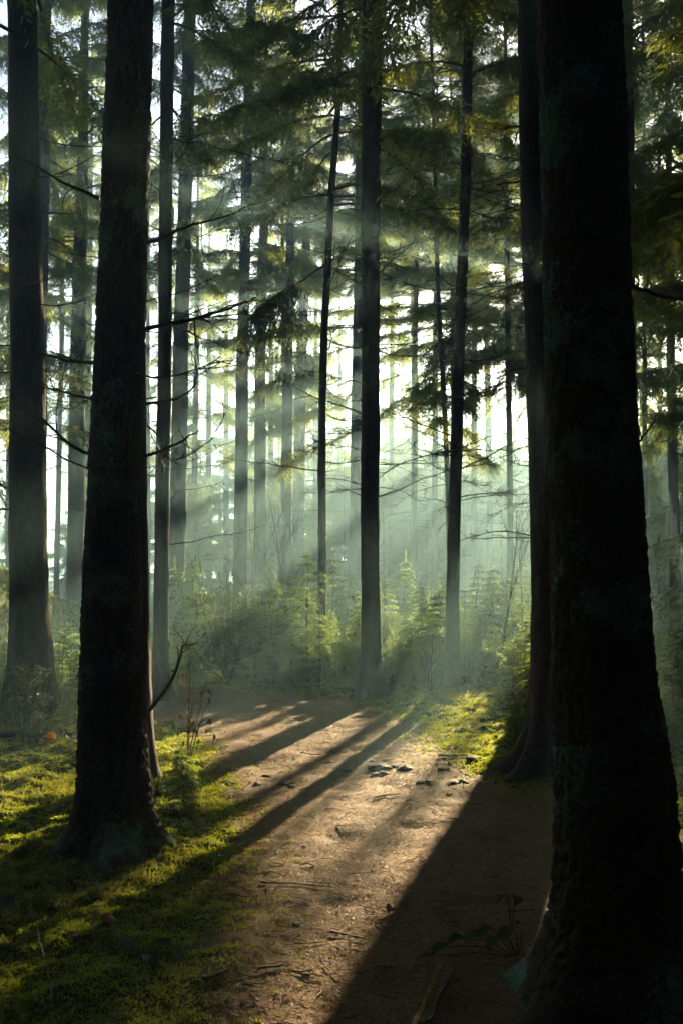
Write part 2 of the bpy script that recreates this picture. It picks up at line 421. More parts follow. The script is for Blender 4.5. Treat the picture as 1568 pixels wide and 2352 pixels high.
def sapling_mesh(name, seed, h):
    g = np.random.default_rng(seed); S = Soup()
    n = 7; t = np.linspace(0, 1, n)
    st = np.stack([np.cumsum(g.normal(0, 0.012 * h, n)) * t, np.cumsum(g.normal(0, 0.012 * h, n)) * t, t * h], -1)
    S.tube(st, np.linspace(0.012 * h + 0.004, 0.003, n), 5, 0)
    z = 0.10 * h
    while z < h * 0.98:
        u = z / h
        p = np.array([np.interp(u, t, st[:, c]) for c in range(3)])
        L0 = (0.36 * h * (1 - u) ** 0.8 + 0.05) * (0.55 + 0.45 * min(1, u * 4))
        for a in range(g.integers(5, 9)):
            az = g.uniform(0, 2 * np.pi); L = L0 * g.uniform(0.6, 1.15)
            out = np.array([math.cos(az), math.sin(az), 0]); sd = np.array([-out[1], out[0], 0])
            m = 5; tt = np.linspace(0, 1, m)
            pts = p + np.outer(tt * L, out) + np.outer(L * (0.25 * tt - 0.35 * tt ** 2), [0, 0, 1])
            S.tube(pts[[0, 2, 4]], [0.005, 0.004, 0.002], 3, 0)
            spray(S, pts[1], pts[-1] - pts[1], L * 0.8, g, n=int(6 + L * 26), bl=0.06, w=0.009, hang=0.08, twig=False)
            kk = int(2 + L * 10)
            for q in np.linspace(0.2, 0.95, kk):
                pp = np.array([np.interp(q, tt, pts[:, c]) for c in range(3)])
                for s in (-1, 1):
                    sl = L * 0.42 * (1.1 - q) + 0.03
                    spray(S, pp, out * 0.7 + sd * s + [0, 0, g.uniform(-0.5, 0.25)], sl, g, n=int(4 + sl * 34), bl=0.055, w=0.008, hang=0.25, twig=False)
        z += (0.05 * h + 0.015) * g.uniform(0.7, 1.3)
    spray(S, st[-1] - [0, 0, 0.02], np.array([0, 0, 1.0]), 0.12 * h, g, n=8, bl=0.03, w=0.004, hang=0, twig=False)
    flush(S, g, 7, 0.058, 0.010)
    wood, leaf = Soup(), Soup()
    for v, f, mi in zip(S.v, S.f, S.m):
        (wood if mi[0] == 0 else leaf).add(v, f - f.min(), 0)
    return wood.mesh(name + '_stem', M_TWIG), leaf.mesh(name + '_needles', M_SAPLING)
SAP = [sapling_mesh('spruce_sapling', 400 + k, 1.0) for k in range(3)] + [sapling_mesh('spruce_sapling_tall', 410 + k, 2.0) for k in range(3)]
SAP_H = [1.0] * 3 + [2.0] * 3

def dead_branch_mesh(seed, L, subs, up):
    g = np.random.default_rng(seed); S = Soup(); n = 9; t = np.linspace(0, 1, n)
    bend = g.normal(0, 0.14)
    pts = np.stack([t * L, L * bend * t ** 2 + np.cumsum(g.normal(0, 0.012, n)) * L, L * (up[0] * t + up[1] * t ** 2) + np.cumsum(g.normal(0, 0.012, n)) * L], -1)
    S.tube(pts, np.linspace(0.0085, 0.003, n), 5)
    for q in range(subs + 2):
        u = g.uniform(0.2, 0.95); p = np.array([np.interp(u, t, pts[:, c]) for c in range(3)])
        d = unit(np.array([1.0, g.choice([-1, 1]) * g.uniform(0.5, 1.2), g.uniform(-0.5, 0.5)])); l = L * g.uniform(0.12, 0.4) * (1.1 - u * 0.6)
        m = 5; tt = np.linspace(0, 1, m)
        sp = p + np.outer(tt * l, d) + np.outer(tt ** 2 * l * g.uniform(-0.35, 0.35), [0, 0, 1])
        S.tube(sp, np.linspace(0.0045, 0.002, m), 4)
        for w in range(2):
            e = sp[g.integers(1, 4)]
            S.tube(np.array([e, e + unit(d + g.normal(0, 0.6, 3)) * l * 0.35]), [0.0035, 0.0018], 3)
    return S.mesh('dead_branch', M_TWIG, True)
DEAD = [dead_branch_mesh(500 + k, 1.0, s, u) for k, (s, u) in enumerate([(3, (0.1, -0.35)), (5, (-0.1, 0.3)), (7, (-0.25, 0.35)), (2, (0.25, 0.05)), (8, (0.0, -0.25)), (4, (-0.3, 0.1)), (6, (0.15, 0.25)), (0, (0.1, 0.1))])]

TREES = {}
MARKS = [(5, 'the left picture edge'), (70, 'the left edge trunk'), (132, 'the thin field trunk'), (175, 'the grey gap trunk'), (262, 'the thick left trunk'), (371, 'the path bend trunk'), (447, 'the pale brown trunk'), (552, 'the beam striped trunk'), (598, 'the pale hazy trunk'), (655, 'the bough row trunk'),
         (737, 'the thin black trunk'), (849, 'the central trunk'), (950, 'the first slim trunk'), (997, 'the second slim trunk'), (1040, 'the slim path edge trunk'), (1088, 'the next thin trunk'), (1124, 'the bright beam trunk'), (1170, 'the dead twigged trunk'), (1260, 'the shadow throwing trunk'),
         (1380, 'the huge trunk'), (1545, 'the right edge trunk'), (1568, 'the right picture edge')]
def where(x):
    k = min(range(len(MARKS)), key=lambda q: abs(MARKS[q][0] - x)); dx = x - MARKS[k][0]
    if abs(dx) < 7: return 'behind ' + MARKS[k][1]
    return ('just ' if abs(dx) < 18 else '' if abs(dx) < 34 else 'well ') + ('right of ' if dx > 0 else 'left of ') + MARKS[k][1]
USED = {}
def unique_label(t):
    USED[t] = USED.get(t, 0) + 1
    return t if USED[t] == 1 else t + [' again', ' once more', ' yet again'][min(USED[t] - 2, 2)]
SUNNY = [(-2.15, -1.0), (-3.7, -1.4), (-2.9, -2.5), (-4.7, -2.9), (-1.3, -2.6), (-1.9, -1.6), (-3.3, -2.0), (-2.5, -1.9), (-3.6, -2.9), (-4.3, -2.2), (-2.2, -2.8), (-6.6, -0.6), (-7.4, 0.8), (-10.2, 0.9), (-9.3, -2.2), (-11.3, -0.3), (-6.0, -2.8)]   # gaps seen from the sun
def tree(name, label, px, d, crown=None, cbase=7.0, cscale=1.0, H=21.0, dead=0, dz=(2.0, 7.0), dl=(0.5, 1.3), near=False, sides=20, flare=0.8, flare_h=0.22, seed=1, ztop=5.5, group='spruce trees of the wood', mat=None, dead_az=None, skirt=0.0):
    """px: list of (x, y, width) read off the photograph for the trunk; d: depth of the tree in metres"""
    pts = []
    for x, y, w in px:
        p, t = at(x, y, d); pts.append((p.z, p.x, w / 2 / F * t))
    pts.sort()
    z = np.array([p[0] for p in pts]); xs = np.array([p[1] for p in pts]); rr = np.array([p[2] for p in pts])
    sl = (xs[-1] - xs[0]) / (z[-1] - z[0]) if len(pts) > 1 else 0.0
    x0 = xs[0] - sl * z[0]
    tr = (rr[-1] - rr[0]) / (z[-1] - z[0]) if len(pts) > 1 else 0.0
    if len(pts) == 1: tr = -rr[0] / 24
    r0 = rr[0] + min(0.04, max(0, -tr) * z[0])
    hz = float(ground_h(np.array([x0]), np.array([d]), False)[0])
    root = thing(name, label, 'tree', (x0, d, hz), group)
    axis = [(-0.2, 0, 0, r0), (0, 0, 0, r0)] + [(float(a) - hz, float(b - x0), 0, float(c)) for a, b, c in zip(z, xs, rr) if a > 0.3]
    H = min(H, 20.3); axis = [a for a in axis if a[0] < H - 1]; zt = axis[-1][0]; Ht = H
    axis.append((Ht, axis[-1][1] + sl * (Ht - zt) * 0.6, 0, 0.02))
    me = trunk_mesh(name + '_trunk', axis, Ht, sides, near, flare, flare_h, seed, mat or (M_BARK_NEAR if near else M_BARK), ztop)
    link('trunk', me, root)
    A = np.array(axis)
    def ax(zz): return np.array([np.interp(zz, A[:, 0], A[:, 1]), np.interp(zz, A[:, 0], A[:, 2]), zz]), float(np.interp(zz, A[:, 0], A[:, 3]))
    g = np.random.default_rng(seed * 31 + 5)
    su, st = x0 * math.cos(SUN_AZ) - d * math.sin(SUN_AZ), x0 * math.sin(SUN_AZ) + d * math.cos(SUN_AZ)
    if -16 < su < -0.4 and 19 < st < 58 and cbase > 4:                 # crowns and lower boughs shifted to let in or shut out sunbeams
        shut = su < -8.2
        cbase += g.uniform(-1.5, 0.0) if shut else g.uniform(0.2, 2.2)
        if not shut: skirt = min(skirt, 2.2 if seed % 2 else 0.8)
        for a, b in SUNNY:
            if a < -5.5 and abs(su - a) < 2.0:
                cbase = max(cbase, (b + 0.9 + 0.264 * st) / 0.9645 + 1.1); skirt = min(skirt, 0.6)
        sl_ = [q * g.uniform(0.94, 1.06) for q in (0.0, 0.06, 0.13, 0.22, 0.33, 0.46, 0.62, 0.84, 1.15, 1.6) if -2.9 < 1.54 + q * su < 1.7]
        g.shuffle(sl_)
        for q in sl_[:2 if shut else 4]:  # boughs added along lines from the sun to split the light into streaks
            zz = (1.54 + q * su + 0.264 * st) / 0.9645
            thin_ = su > -5 and any(math.hypot(su - e - a, 1.54 + q * (su - e) - b) < 0.55 for a, b in SUNNY for e in (0.0, 0.6, 1.2, 1.8))
            if zz > 3.0 and st > 25:
                c, _ = ax(zz); sc = g.uniform(0.7, 1.15) * (0.55 if thin_ else 1.0)
                link('beam_splitting_bough', DROOP[g.integers(3)], root, tuple(c), (0, min(math.atan(q), 0.85), math.pi - SUN_AZ + g.normal(0, 0.12)), sc)
        if -4.4 < su < -0.4:                                              # low boughs added to keep the foreground in the shade
            for cv in (-0.75, -0.1, 0.55) + ((-1.3,) if su > -2.3 else ()):
                cv += g.normal(0, 0.15)
                if math.hypot(su + 2.2, cv + 1.1) < 0.55: continue
                c, _ = ax((cv + 0.264 * st) / 0.9645); link('shading_boughs', CLUMP[g.integers(4)], root, tuple(c), (0, 0, g.uniform(0, 6.28)), g.uniform(0.6, 0.85))
        for q in range(g.integers(1, 3) if shut else g.integers(0, 2)):  # dense boughs added to block parts of the sunlight
            cv = g.uniform(-2.9, 0.3); cu = su
            zz = (cv + 0.264 * st) / 0.9645
            if zz > 3.0 and all(math.hypot((cu - a) * 0.8, cv + 0.2 - b) > 1.0 for a, b in SUNNY):
                c, _ = ax(zz); sc = g.uniform(0.6, 1.05)
                link('shading_boughs', CLUMP[g.integers(4)], root, tuple(c), (0, 0, g.uniform(0, 6.28)), (sc, sc, sc))
    if crown is not None:
        c, _ = ax(cbase); c2, _ = ax(Ht - 1)
        s = (Ht + 0.2 - cbase) / 13.0
        sh = (c2[0] - c[0]) / (Ht - 1 - cbase)
        link('crown', crown, root, tuple(c), (0, math.atan(sh), g.uniform(0, 6.28)), (cscale, cscale, s))
    if skirt:
        c, _ = ax(cbase - skirt)
        link('lower_boughs', SKIRT[seed % 3], root, tuple(c), (0, 0, g.uniform(0, 6.28)), (1, 1, skirt / 4.5))
    for k in range(int(dead * 1.6)):
        zz = g.uniform(*dz); p, r = ax(zz)
        az = g.uniform(0, 2 * np.pi) if dead_az is None else dead_az + g.normal(0, 0.7)
        L = g.uniform(*dl) * 1.35
        link('dead_branch', DEAD[g.integers(len(DEAD))], root, tuple(p + np.array([math.cos(az), math.sin(az), 0]) * r * 0.85),
             (g.uniform(-0.4, 0.4), g.uniform(-0.25, 0.2), az), (L, L, L))
    TREES[name] = (root, ax)
    return root, ax

D, SPR, YG = CROWN_DENSE, CROWN_SPARSE, CROWN_YOUNG
# nearest trees
big = tree('spruce_tree', 'huge dark lichen spotted spruce trunk filling the right foreground', [(1328, 0, 186), (1347, 784, 198), (1371, 1300, 214), (1384, 1568, 230), (1408, 1800, 255), (1415, 2040, 262)], 3.87,
     D[0], 7.4, 1.6, 22, 0, near=True, sides=150, flare=0.75, flare_h=0.20, seed=2, ztop=4.3)
left = tree('spruce_tree', 'thick black spruce trunk standing on bright moss in the left foreground', [(296, 0, 100), (278, 784, 111), (262, 1300, 128), (259, 1600, 142), (261, 1780, 152)], 5.85,
     D[1], 7.6, 1.5, 22, 3, (2.0, 5.2), (0.3, 0.6), near=True, sides=110, flare=0.72, flare_h=0.12, seed=4, ztop=5.8)
tree('spruce_tree', 'dark spruce trunk half hidden behind the huge right trunk, throwing a long shadow', [(1224, 0, 78), (1250, 784, 84), (1266, 1366, 90), (1268, 1600, 98)], 8.1,
     D[2], 7.9, 1.3, 22, 16, (1.8, 5.5), (0.25, 0.6), near=False, sides=64, flare=1.2, flare_h=0.22, seed=6, dead_az=3.0)
tree('spruce_tree', 'spruce trunk hidden behind the thick left one, only its foot showing', [(300, 800, 70), (306, 1600, 84)], 7.75, SPR[0], 8.5, 0.8, 20, 0, sides=32, flare=0.5, seed=8)
tree('spruce_tree', 'tall brownish grey spruce trunk at the left edge of the picture', [(52, 0, 64), (65, 784, 76), (70, 1400, 88), (74, 1540, 98)], 10.8, D[0], 7.6, 1.0, 23, 8, (2.2, 6.5), (0.5, 1.2), sides=48, flare=0.8, flare_h=0.3, seed=9)
# across the path
tree('spruce_tree', 'slender trunk at the path bend right of the thick left trunk', [(388, 0, 30), (376, 784, 31), (371, 1300, 34), (370, 1500, 36)], 13.1, SPR[1], 7.8, 0.9, 19, 26, (1.6, 7.8), (0.45, 1.3), sides=32, flare=1.0, flare_h=0.16, seed=10)
tree('spruce_tree', 'central spruce trunk standing by itself at the far edge of the path', [(857, 0, 47), (851, 784, 41), (849, 1366, 42), (850, 1500, 46)], 13.1, D[1], 7.2, 0.95, 22, 20, (2.0, 6.8), (0.4, 1.0), sides=36, flare=0.9, flare_h=0.25, seed=11)
tree('spruce_tree', 'slim straight trunk right of the central one at the far path edge', [(1079, 0, 22), (1066, 400, 23), (1053, 784, 26), (1039, 1366, 30), (1038, 1500, 34)], 13.7, SPR[2], 7.6, 0.9, 19, 24, (1.8, 7.5), (0.45, 1.2), sides=32, flare=0.7, flare_h=0.2, seed=12)
thin = tree('spruce_tree', 'thin black trunk left of the central one, with a drooping bough', [(776, 250, 14), (760, 450, 16), (745, 784, 17), (738, 1100, 18), (737, 1450, 20)], 15.2, D[2], 7.4, 0.95, 18, 18, (2.0, 7.5), (0.4, 1.2), sides=24, flare=0.5, seed=13)
# middle distance
tree('spruce_tree', 'straight trunk in thin haze behind the slender path bend trunk', [(438, 0, 27), (416, 784, 35), (406, 1300, 38)], 22, D[0], 7.2, 0.88, 23, 6, (3, 9), (0.6, 1.4), sides=28, seed=14, skirt=3.2)
tree('spruce_tree', 'stout trunk striped by sunbeams behind the leafy bush', [(576, 0, 20), (566, 450, 24), (556, 860, 28), (552, 1300, 32)], 27, D[0], 8.4, 0.88, 24, 5, (4, 10), (0.6, 1.5), sides=28, seed=15, skirt=4.4)
tree('spruce_tree', 'pale hazy trunk just right of the beam striped stout trunk', [(607, 500, 20), (598, 860, 25), (598, 1300, 29)], 31, D[1], 9.5, 0.88, 24, 5, (4, 10), (0.6, 1.5), sides=24, seed=16, skirt=4.5)
tree('spruce_tree', 'hazy trunk below the drooping bough, third of the beam striped row', [(670, 450, 19), (660, 900, 24), (655, 1300, 27)], 30, D[1], 9.2, 0.88, 24, 5, (4, 10), (0.6, 1.5), sides=24, seed=17, skirt=4.5)
tree('spruce_tree', 'very pale broad trunk lost in the sunbeams behind the drooping bough', [(706, 500, 19), (690, 900, 26), (686, 1250, 28)], 36, D[2], 10.9, 0.88, 25, 3, (5, 11), (0.6, 1.5), sides=20, seed=18, skirt=4.5)
tree('spruce_tree', 'grey trunk touching the left side of the central trunk', [(824, 600, 20), (818, 900, 24), (816, 1250, 26)], 28, D[0], 8.7, 0.88, 23, 5, (3, 9), (0.6, 1.5), sides=24, seed=19, skirt=4.5)
tree('spruce_tree', 'dark trunk behind the brownish trunk at the left edge', [(103, 0, 30), (97, 400, 32), (90, 900, 34)], 20, D[2], 7.2, 0.88, 22, 8, (3, 8), (0.6, 1.4), sides=24, seed=20, skirt=3.2)
tree('spruce_tree', 'grey hazy trunk in the bright gap between the two left trunks', [(188, 500, 30), (178, 900, 36), (172, 1366, 40)], 23, D[1], 7.3, 0.88, 22, 8, (3, 8), (0.6, 1.4), sides=24, seed=21, skirt=3.3)
tree('spruce_tree', 'pale trunk close behind the grey one in the bright left gap', [(206, 600, 15), (200, 900, 17), (197, 1300, 18)], 34, D[1], 10.3, 0.88, 22, 4, (4, 9), (0.6, 1.4), sides=16, seed=22, skirt=4.5)
tree('spruce_tree', 'thin dark trunk alone against the white field at left', [(143, 700, 11), (137, 1000, 12), (132, 1300, 13)], 32, D[2], 9.8, 0.88, 17, 8, (2, 6), (0.6, 1.3), sides=16, seed=23, skirt=4.5)
tree('spruce_tree', 'thin pale brown trunk right of the hazy path bend trunks', [(452, 784, 12), (448, 1100, 14), (446, 1300, 15)], 38, D[0], 11.4, 0.88, 21, 4, (4, 9), (0.6, 1.4), sides=16, seed=24, skirt=4.5)
tree('spruce_tree', 'slim trunk catching sunbeams, first one right of the central trunk', [(960, 400, 11), (953, 784, 13), (950, 1300, 15)], 33, D[1], 10.0, 0.88, 20, 8, (3, 8), (0.6, 1.4), sides=16, seed=25, skirt=4.5)
tree('spruce_tree', 'faint thin trunk close by the central trunk, deep in haze', [(899, 800, 10), (897, 1200, 11)], 44, D[2], 13.1, 0.88, 20, 4, (4, 9), (0.6, 1.3), sides=14, seed=26, skirt=4.5)
tree('spruce_tree', 'slim hazy trunk, second of the thin ones right of the central trunk', [(1003, 450, 11), (999, 784, 13), (997, 1250, 15)], 35, D[0], 10.6, 0.88, 20, 8, (3, 9), (0.6, 1.4), sides=16, seed=27, skirt=4.5)
tree('spruce_tree', 'very thin dark leaning trunk touching the slim path edge trunk', [(1003, 600, 10), (1012, 800, 11), (1024, 1060, 12), (1030, 1250, 13)], 20, D[2], 7.2, 0.88, 15, 10, (3, 7), (0.5, 1.1), sides=16, seed=28, skirt=3.2)
tree('spruce_tree', 'thin trunk just right of the slim path edge trunk', [(1091, 600, 11), (1088, 784, 12), (1086, 1200, 13)], 34, D[1], 10.3, 0.88, 20, 10, (3, 8), (0.6, 1.4), sides=16, seed=29, skirt=4.5)
tree('spruce_tree', 'faint thin trunk standing in the brightest sunbeam', [(1116, 650, 12), (1119, 900, 14), (1124, 1250, 15)], 40, D[2], 12.0, 0.88, 21, 6, (3, 9), (0.6, 1.4), sides=16, seed=30, skirt=4.5)
tree('spruce_tree', 'thin dark trunk with many dead twigs left of the shadow throwing trunk', [(1162, 350, 11), (1166, 784, 13), (1170, 1200, 14)], 24, D[0], 7.6, 0.88, 19, 24, (2.5, 7.5), (0.6, 1.5), sides=16, seed=31, skirt=3.6)
tree('spruce_tree', 'dark trunk peeping out at the right side of the huge trunk', [(1436, 0, 34), (1438, 600, 36), (1440, 1000, 38)], 17, D[0], 7.2, 0.88, 22, 8, (3, 8), (0.5, 1.2), sides=20, seed=32, skirt=1.5)
tree('spruce_tree', 'straight trunk near the right edge beyond the huge trunk', [(1536, 450, 16), (1541, 880, 20), (1548, 1280, 25)], 24, D[1], 7.6, 0.88, 21, 10, (2.5, 8), (0.6, 1.4), sides=20, seed=33, skirt=3.6)
tree('spruce_tree', 'pale hazy trunk between the huge trunk and the right edge trunk', [(1455, 800, 13), (1459, 1100, 15)], 36, D[2], 10.9, 0.88, 21, 4, (4, 9), (0.6, 1.3), sides=16, seed=34, skirt=4.5)

tree('spruce_tree', 'dark trunk almost wholly hidden behind the shadow throwing trunk', [(1243, 0, 50), (1287, 784, 56), (1291, 1400, 62)], 15.7, D[1], 7.2, 0.88, 22, 0, sides=24, seed=35, skirt=1.5)
# the drooping bough of the thin trunk, and single dead branches that stand out
def one_branch(root, ax_unused, pxs, d, rad, name='dead_branch', subs=4, seed=0, sublen=0.3):
    g = np.random.default_rng(seed); S = Soup()
    ctrl = np.array([np.array(at(x, y, dd)[0]) for (x, y), dd in zip(pxs, d)]) - np.array(root.location)
    tt = np.linspace(0, len(ctrl) - 1, 6 * len(ctrl))
    pts = np.stack([np.interp(tt, np.arange(len(ctrl)), ctrl[:, c]) for c in range(3)], -1)
    for _ in range(3): pts[1:-1] = (pts[:-2] + pts[1:-1] * 2 + pts[2:]) / 4
    pts += np.cumsum(g.normal(0, 0.0025, pts.shape), 0)
    n = len(pts); r = np.linspace(rad[0], rad[1], n)
    S.tube(pts, r, 6)
    for q in range(subs):
        k = g.integers(n // 4, n - 2); d0 = unit(pts[k + 1] - pts[k] + g.normal(0, 0.035, 3)); l = sublen * g.uniform(0.3, 1)
        s2 = pts[k] + np.outer(np.linspace(0, 1, 5) * l, d0) + np.outer(np.linspace(0, 1, 5) ** 2 * l * 0.4, unit(g.normal(0, 1, 3)))
        S.tube(s2, np.linspace(r[k] * 0.55, 0.0018, 5), 4)
    return link(name, S.mesh(name, M_TWIG, True), root), pts
lr = left[0]
one_branch(lr, None, [(330, 757), (385, 745), (440, 738), (500, 718), (555, 695), (588, 676)], [5.85, 5.8, 5.75, 5.7, 5.65, 5.6], (0.014, 0.004), seed=1, subs=7, sublen=0.35)
one_branch(lr, None, [(330, 1050), (380, 1035), (430, 1015), (466, 998)], [5.85, 5.8, 5.75, 5.7], (0.011, 0.004), seed=2, subs=6, sublen=0.3)
one_branch(lr, None, [(330, 930), (400, 915), (440, 900), (458, 870), (455, 830), (435, 790)], [5.85, 5.9, 5.9, 5.9, 5.95, 5.95], (0.010, 0.002), seed=3, subs=7, sublen=0.3)
one_branch(lr, None, [(222, 835), (170, 832), (110, 815), (60, 800)], [5.85, 5.9, 5.95, 6.0], (0.012, 0.003), seed=4, subs=5, sublen=0.3)
one_branch(lr, None, [(218, 920), (180, 905), (130, 890), (100, 870)], [5.85, 5.9, 5.95, 6.0], (0.010, 0.003), seed=5, subs=5, sublen=0.3)
one_branch(lr, None, [(212, 1045), (165, 1025), (120, 985), (60, 950), (40, 935)], [5.85, 5.8, 5.75, 5.7, 5.7], (0.012, 0.003), seed=6, subs=8, sublen=0.35)
one_branch(lr, None, [(228, 455), (180, 430), (130, 400), (90, 370), (40, 340)], [5.85, 5.8, 5.75, 5.7, 5.7], (0.012, 0.003), seed=7, subs=5, sublen=0.35)
one_branch(lr, None, [(336, 560), (380, 545), (440, 520), (520, 500), (580, 470)], [5.85, 6.0, 6.1, 6.2, 6.3], (0.012, 0.003), seed=8, subs=6, sublen=0.35)
one_branch(lr, None, [(335, 1640), (400, 1560), (420, 1500), (424, 1482), (440, 1480), (470, 1475)], [5.9, 6.2, 6.3, 6.35, 6.3, 6.3], (0.012, 0.003), seed=9, subs=7, sublen=0.3)
br = big[0]
one_branch(br, None, [(1432, 620), (1460, 655), (1500, 672), (1545, 676), (1600, 660)], [3.87, 3.9, 3.9, 3.95, 4.0], (0.010, 0.006), seed=10, subs=2, sublen=0.1)
one_branch(br, None, [(1452, 1030), (1480, 1005), (1500, 975), (1506, 962)], [3.87, 3.9, 3.95, 3.95], (0.005, 0.002), seed=11, subs=3, sublen=0.1)
one_branch(br, None, [(1260, 415), (1190, 415), (1135, 417)], [3.87, 3.95, 4.0], (0.006, 0.003), seed=12, subs=2, sublen=0.08)
tr_root = thin[0]
S = Soup(); g = np.random.default_rng(77)
tip = [(750, 606), (715, 628), (672, 662), (630, 690), (590, 712)]
b_, bp = one_branch(tr_root, None, tip, [15.2, 15.1, 15.0, 14.95, 14.9], (0.022, 0.006), 'bough', seed=20, subs=0)
for kk in range(210):
    q = g.uniform(0.42, 1); p = bp[int(q * (len(bp) - 1))] + g.normal(0, 0.03, 3)
    L = g.uniform(0.3, 0.75) * (1.25 if 0.45 < q < 0.7 else 0.8)
    spray(S, p, np.array([g.normal(-0.25, 0.5), g.normal(0, 0.4), g.uniform(-1.2, 0.0)]), L, g, n=int(22 * L), bl=0.07, w=0.009, hang=0.9)
flush(S, g, 11, 0.07, 0.009)
link('needle_sprays', S.mesh('needle_sprays', [M_TWIG, M_NEEDLE]), b_)

# ------------------------------------------------------------------ trees further back
def far_tree(label, x, d, w, crown, cbase, cscale, H, seed, group):
    return tree('spruce_tree', label, [(x, 900, w), (x, 1250, w * 1.15)], d, crown, cbase, cscale, H, 3 if cbase > 4 else 0, (2, max(3, cbase)), (0.6, 1.5), sides=12, seed=seed, group=group)
FAR = [  # x, depth, width, crown, crown base, crown scale, height, label
    (20, 40, 11, SPR[0], 3.2, 1.1, 18, 'far spruce with drooping sprays at the left picture edge'),
    (232, 42, 11, SPR[1], 3.5, 1.0, 20, 'far spruce with low sprays hidden partly by the thick left trunk'),
    (340, 38, 12, SPR[1], 4.5, 1.1, 20, 'far spruce right behind the thick left trunk'),
    (480, 46, 12, SPR[2], 3.0, 1.15, 22, 'far dark spruce left of the beam striped stout trunk'),
    (520, 52, 12, SPR[0], 2.0, 1.2, 22, 'farther dark spruce directly above the leafy bush'),
    (622, 48, 12, SPR[1], 2.5, 1.1, 22, 'far dark spruce between the pale trunk and the bough trunk'),
    (560, 62, 10, SPR[2], 2.0, 1.3, 24, 'very far spruce behind the beam striped stout trunk'),
    (725, 50, 12, SPR[0], 3.5, 1.1, 21, 'far spruce left of the thin black trunk'),
    (780, 56, 11, SPR[2], 4.0, 1.2, 22, 'far spruce between the thin black trunk and the central trunk'),
    (425, 58, 10, SPR[1], 2.5, 1.2, 21, 'very far spruce left of the thin pale brown trunk'),
    (660, 66, 10, SPR[2], 2.0, 1.3, 23, 'very far spruce below the drooping bough'),
]
for n_, (x, d, w, cr, cb, cs, H, lab) in enumerate(FAR):
    far_tree(lab, x, d, w, cr, cb, cs, H, 60 + n_, 'far spruces at the back of the wood')
g = np.random.default_rng(98)
SHADE_CANOPY = [(656, 38, 'straight behind the bough row trunk'), (742, 40, 'straight behind the thin black trunk'), (820, 33, 'straight behind the grey touching trunk'), (851, 36, 'straight behind the central trunk'), (899, 46, 'straight behind the faint thin trunk'), (951, 41, 'straight behind the first slim trunk'),
          (1041, 30, 'straight behind the slim path edge trunk'), (1045, 37, 'farther back behind the slim path edge trunk'), (1088, 38, 'straight behind the thin trunk beside it'), (1168, 35, 'straight behind the dead twigged trunk'), (1248, 34, 'left of the shadow throwing trunk'),
          (1262, 30, 'behind the shadow throwing trunk'), (1330, 36, 'behind the huge trunk at its left'), (1400, 32, 'behind the huge trunk at its right'), (1480, 30, 'right of the huge trunk'), (1515, 38, 'left of the right edge trunk'), (1580, 31, 'at the right picture edge')]
for n_, (x, d, lab) in enumerate(SHADE_CANOPY):  # extra spruces added so their crowns shade the upper air
    p = at(x, 1250, d)[0]; tt = p.x * math.sin(SUN_AZ) + d * math.cos(SUN_AZ); cb = 0.274 * tt + g.uniform(0.3, 1.6)
    tree('spruce_tree', 'added slender spruce with sun blocking crown ' + lab, [(x + g.normal(0, 5), 600, 9), (x, 1250, 12)], d, D[n_ % 3], cb, 0.95, 20.3, 5, (3, 9), (0.5, 1.2), sides=12, seed=160 + n_, group='added sun blocking spruces', skirt=g.choice([0.0, 2.0, 3.5]))
g = np.random.default_rng(99)
BACK = [(250, 60), (300, 75), (370, 66), (405, 80), (460, 72), (505, 84), (545, 70), (590, 78), (640, 64), (690, 82), (740, 68), (800, 76), (845, 62), (885, 80), (930, 66), (975, 78), (1010, 60), (1050, 74), (1095, 64), (1135, 80), (1180, 68), (1230, 76), (1290, 64),
        (1345, 78), (1400, 66), (1450, 60), (1495, 74), (1530, 62), (1575, 70)]
for n_, (x, d) in enumerate(BACK):
    d = d * 0.68 + 4.5
    p = at(x, 1250, d)[0]; tt = p.x * math.sin(SUN_AZ) + d * math.cos(SUN_AZ)
    H = g.uniform(8, 11) if x < 640 else (0.274 * tt - 4.0) * g.uniform(0.8, 1.02)
    tree('spruce_tree', unique_label('far hazy spruce of the %s back row, %s' % ('lower' if H < 8.5 else 'higher', where(x))), [(x, 900, 8), (x, 1250, 9)], d, D[n_ % 3], g.uniform(0.4, 1.2), g.uniform(1.1, 1.5), H, 0, sides=10, seed=130 + n_, group='back row of far spruces')
for n_ in range(18):
    x = 600 + 57 * n_ + g.normal(0, 9); d = g.uniform(84, 106)
    tree('spruce_tree', unique_label('very distant pale spruce at the wood edge, ' + where(x)), [(x, 900, 6), (x, 1250, 7)], d, D[n_ % 3], g.uniform(0.5, 2), g.uniform(1.5, 1.9), g.uniform(16.5, 20.2), 0, sides=8, seed=230 + n_, group='distant spruces at the wood edge')
YOUNG = [(790, 44, 6.5, 'left of the central trunk'), (880, 40, 6.0, 'just right of the central trunk'), (925, 46, 7.5, 'behind the first slim trunk'), (980, 42, 6.0, 'between two slim trunks'),
         (1020, 48, 8.0, 'behind the very thin leaning trunk'), (1065, 43, 6.5, 'behind the slim path edge trunk'), (1105, 47, 7.0, 'between the thin trunks in the brightest beam'), (1150, 41, 6.5, 'left of the dead twigged trunk'),
         (1195, 44, 7.5, 'left of the shadow throwing trunk'), (1480, 38, 7.5, 'right of the huge trunk'), (1520, 42, 8.5, 'left of the right edge trunk'), (1570, 36, 8.0, 'at the right picture edge'), (450, 36, 5.0, 'behind the leafy bush at its left'),
         (640, 38, 5.5, 'behind the leafy bush at its right'), (720, 36, 4.5, 'behind the tall lit sapling'), (30, 34, 4.0, 'before the white field'), (150, 38, 3.6, 'at the thin trunk left')]
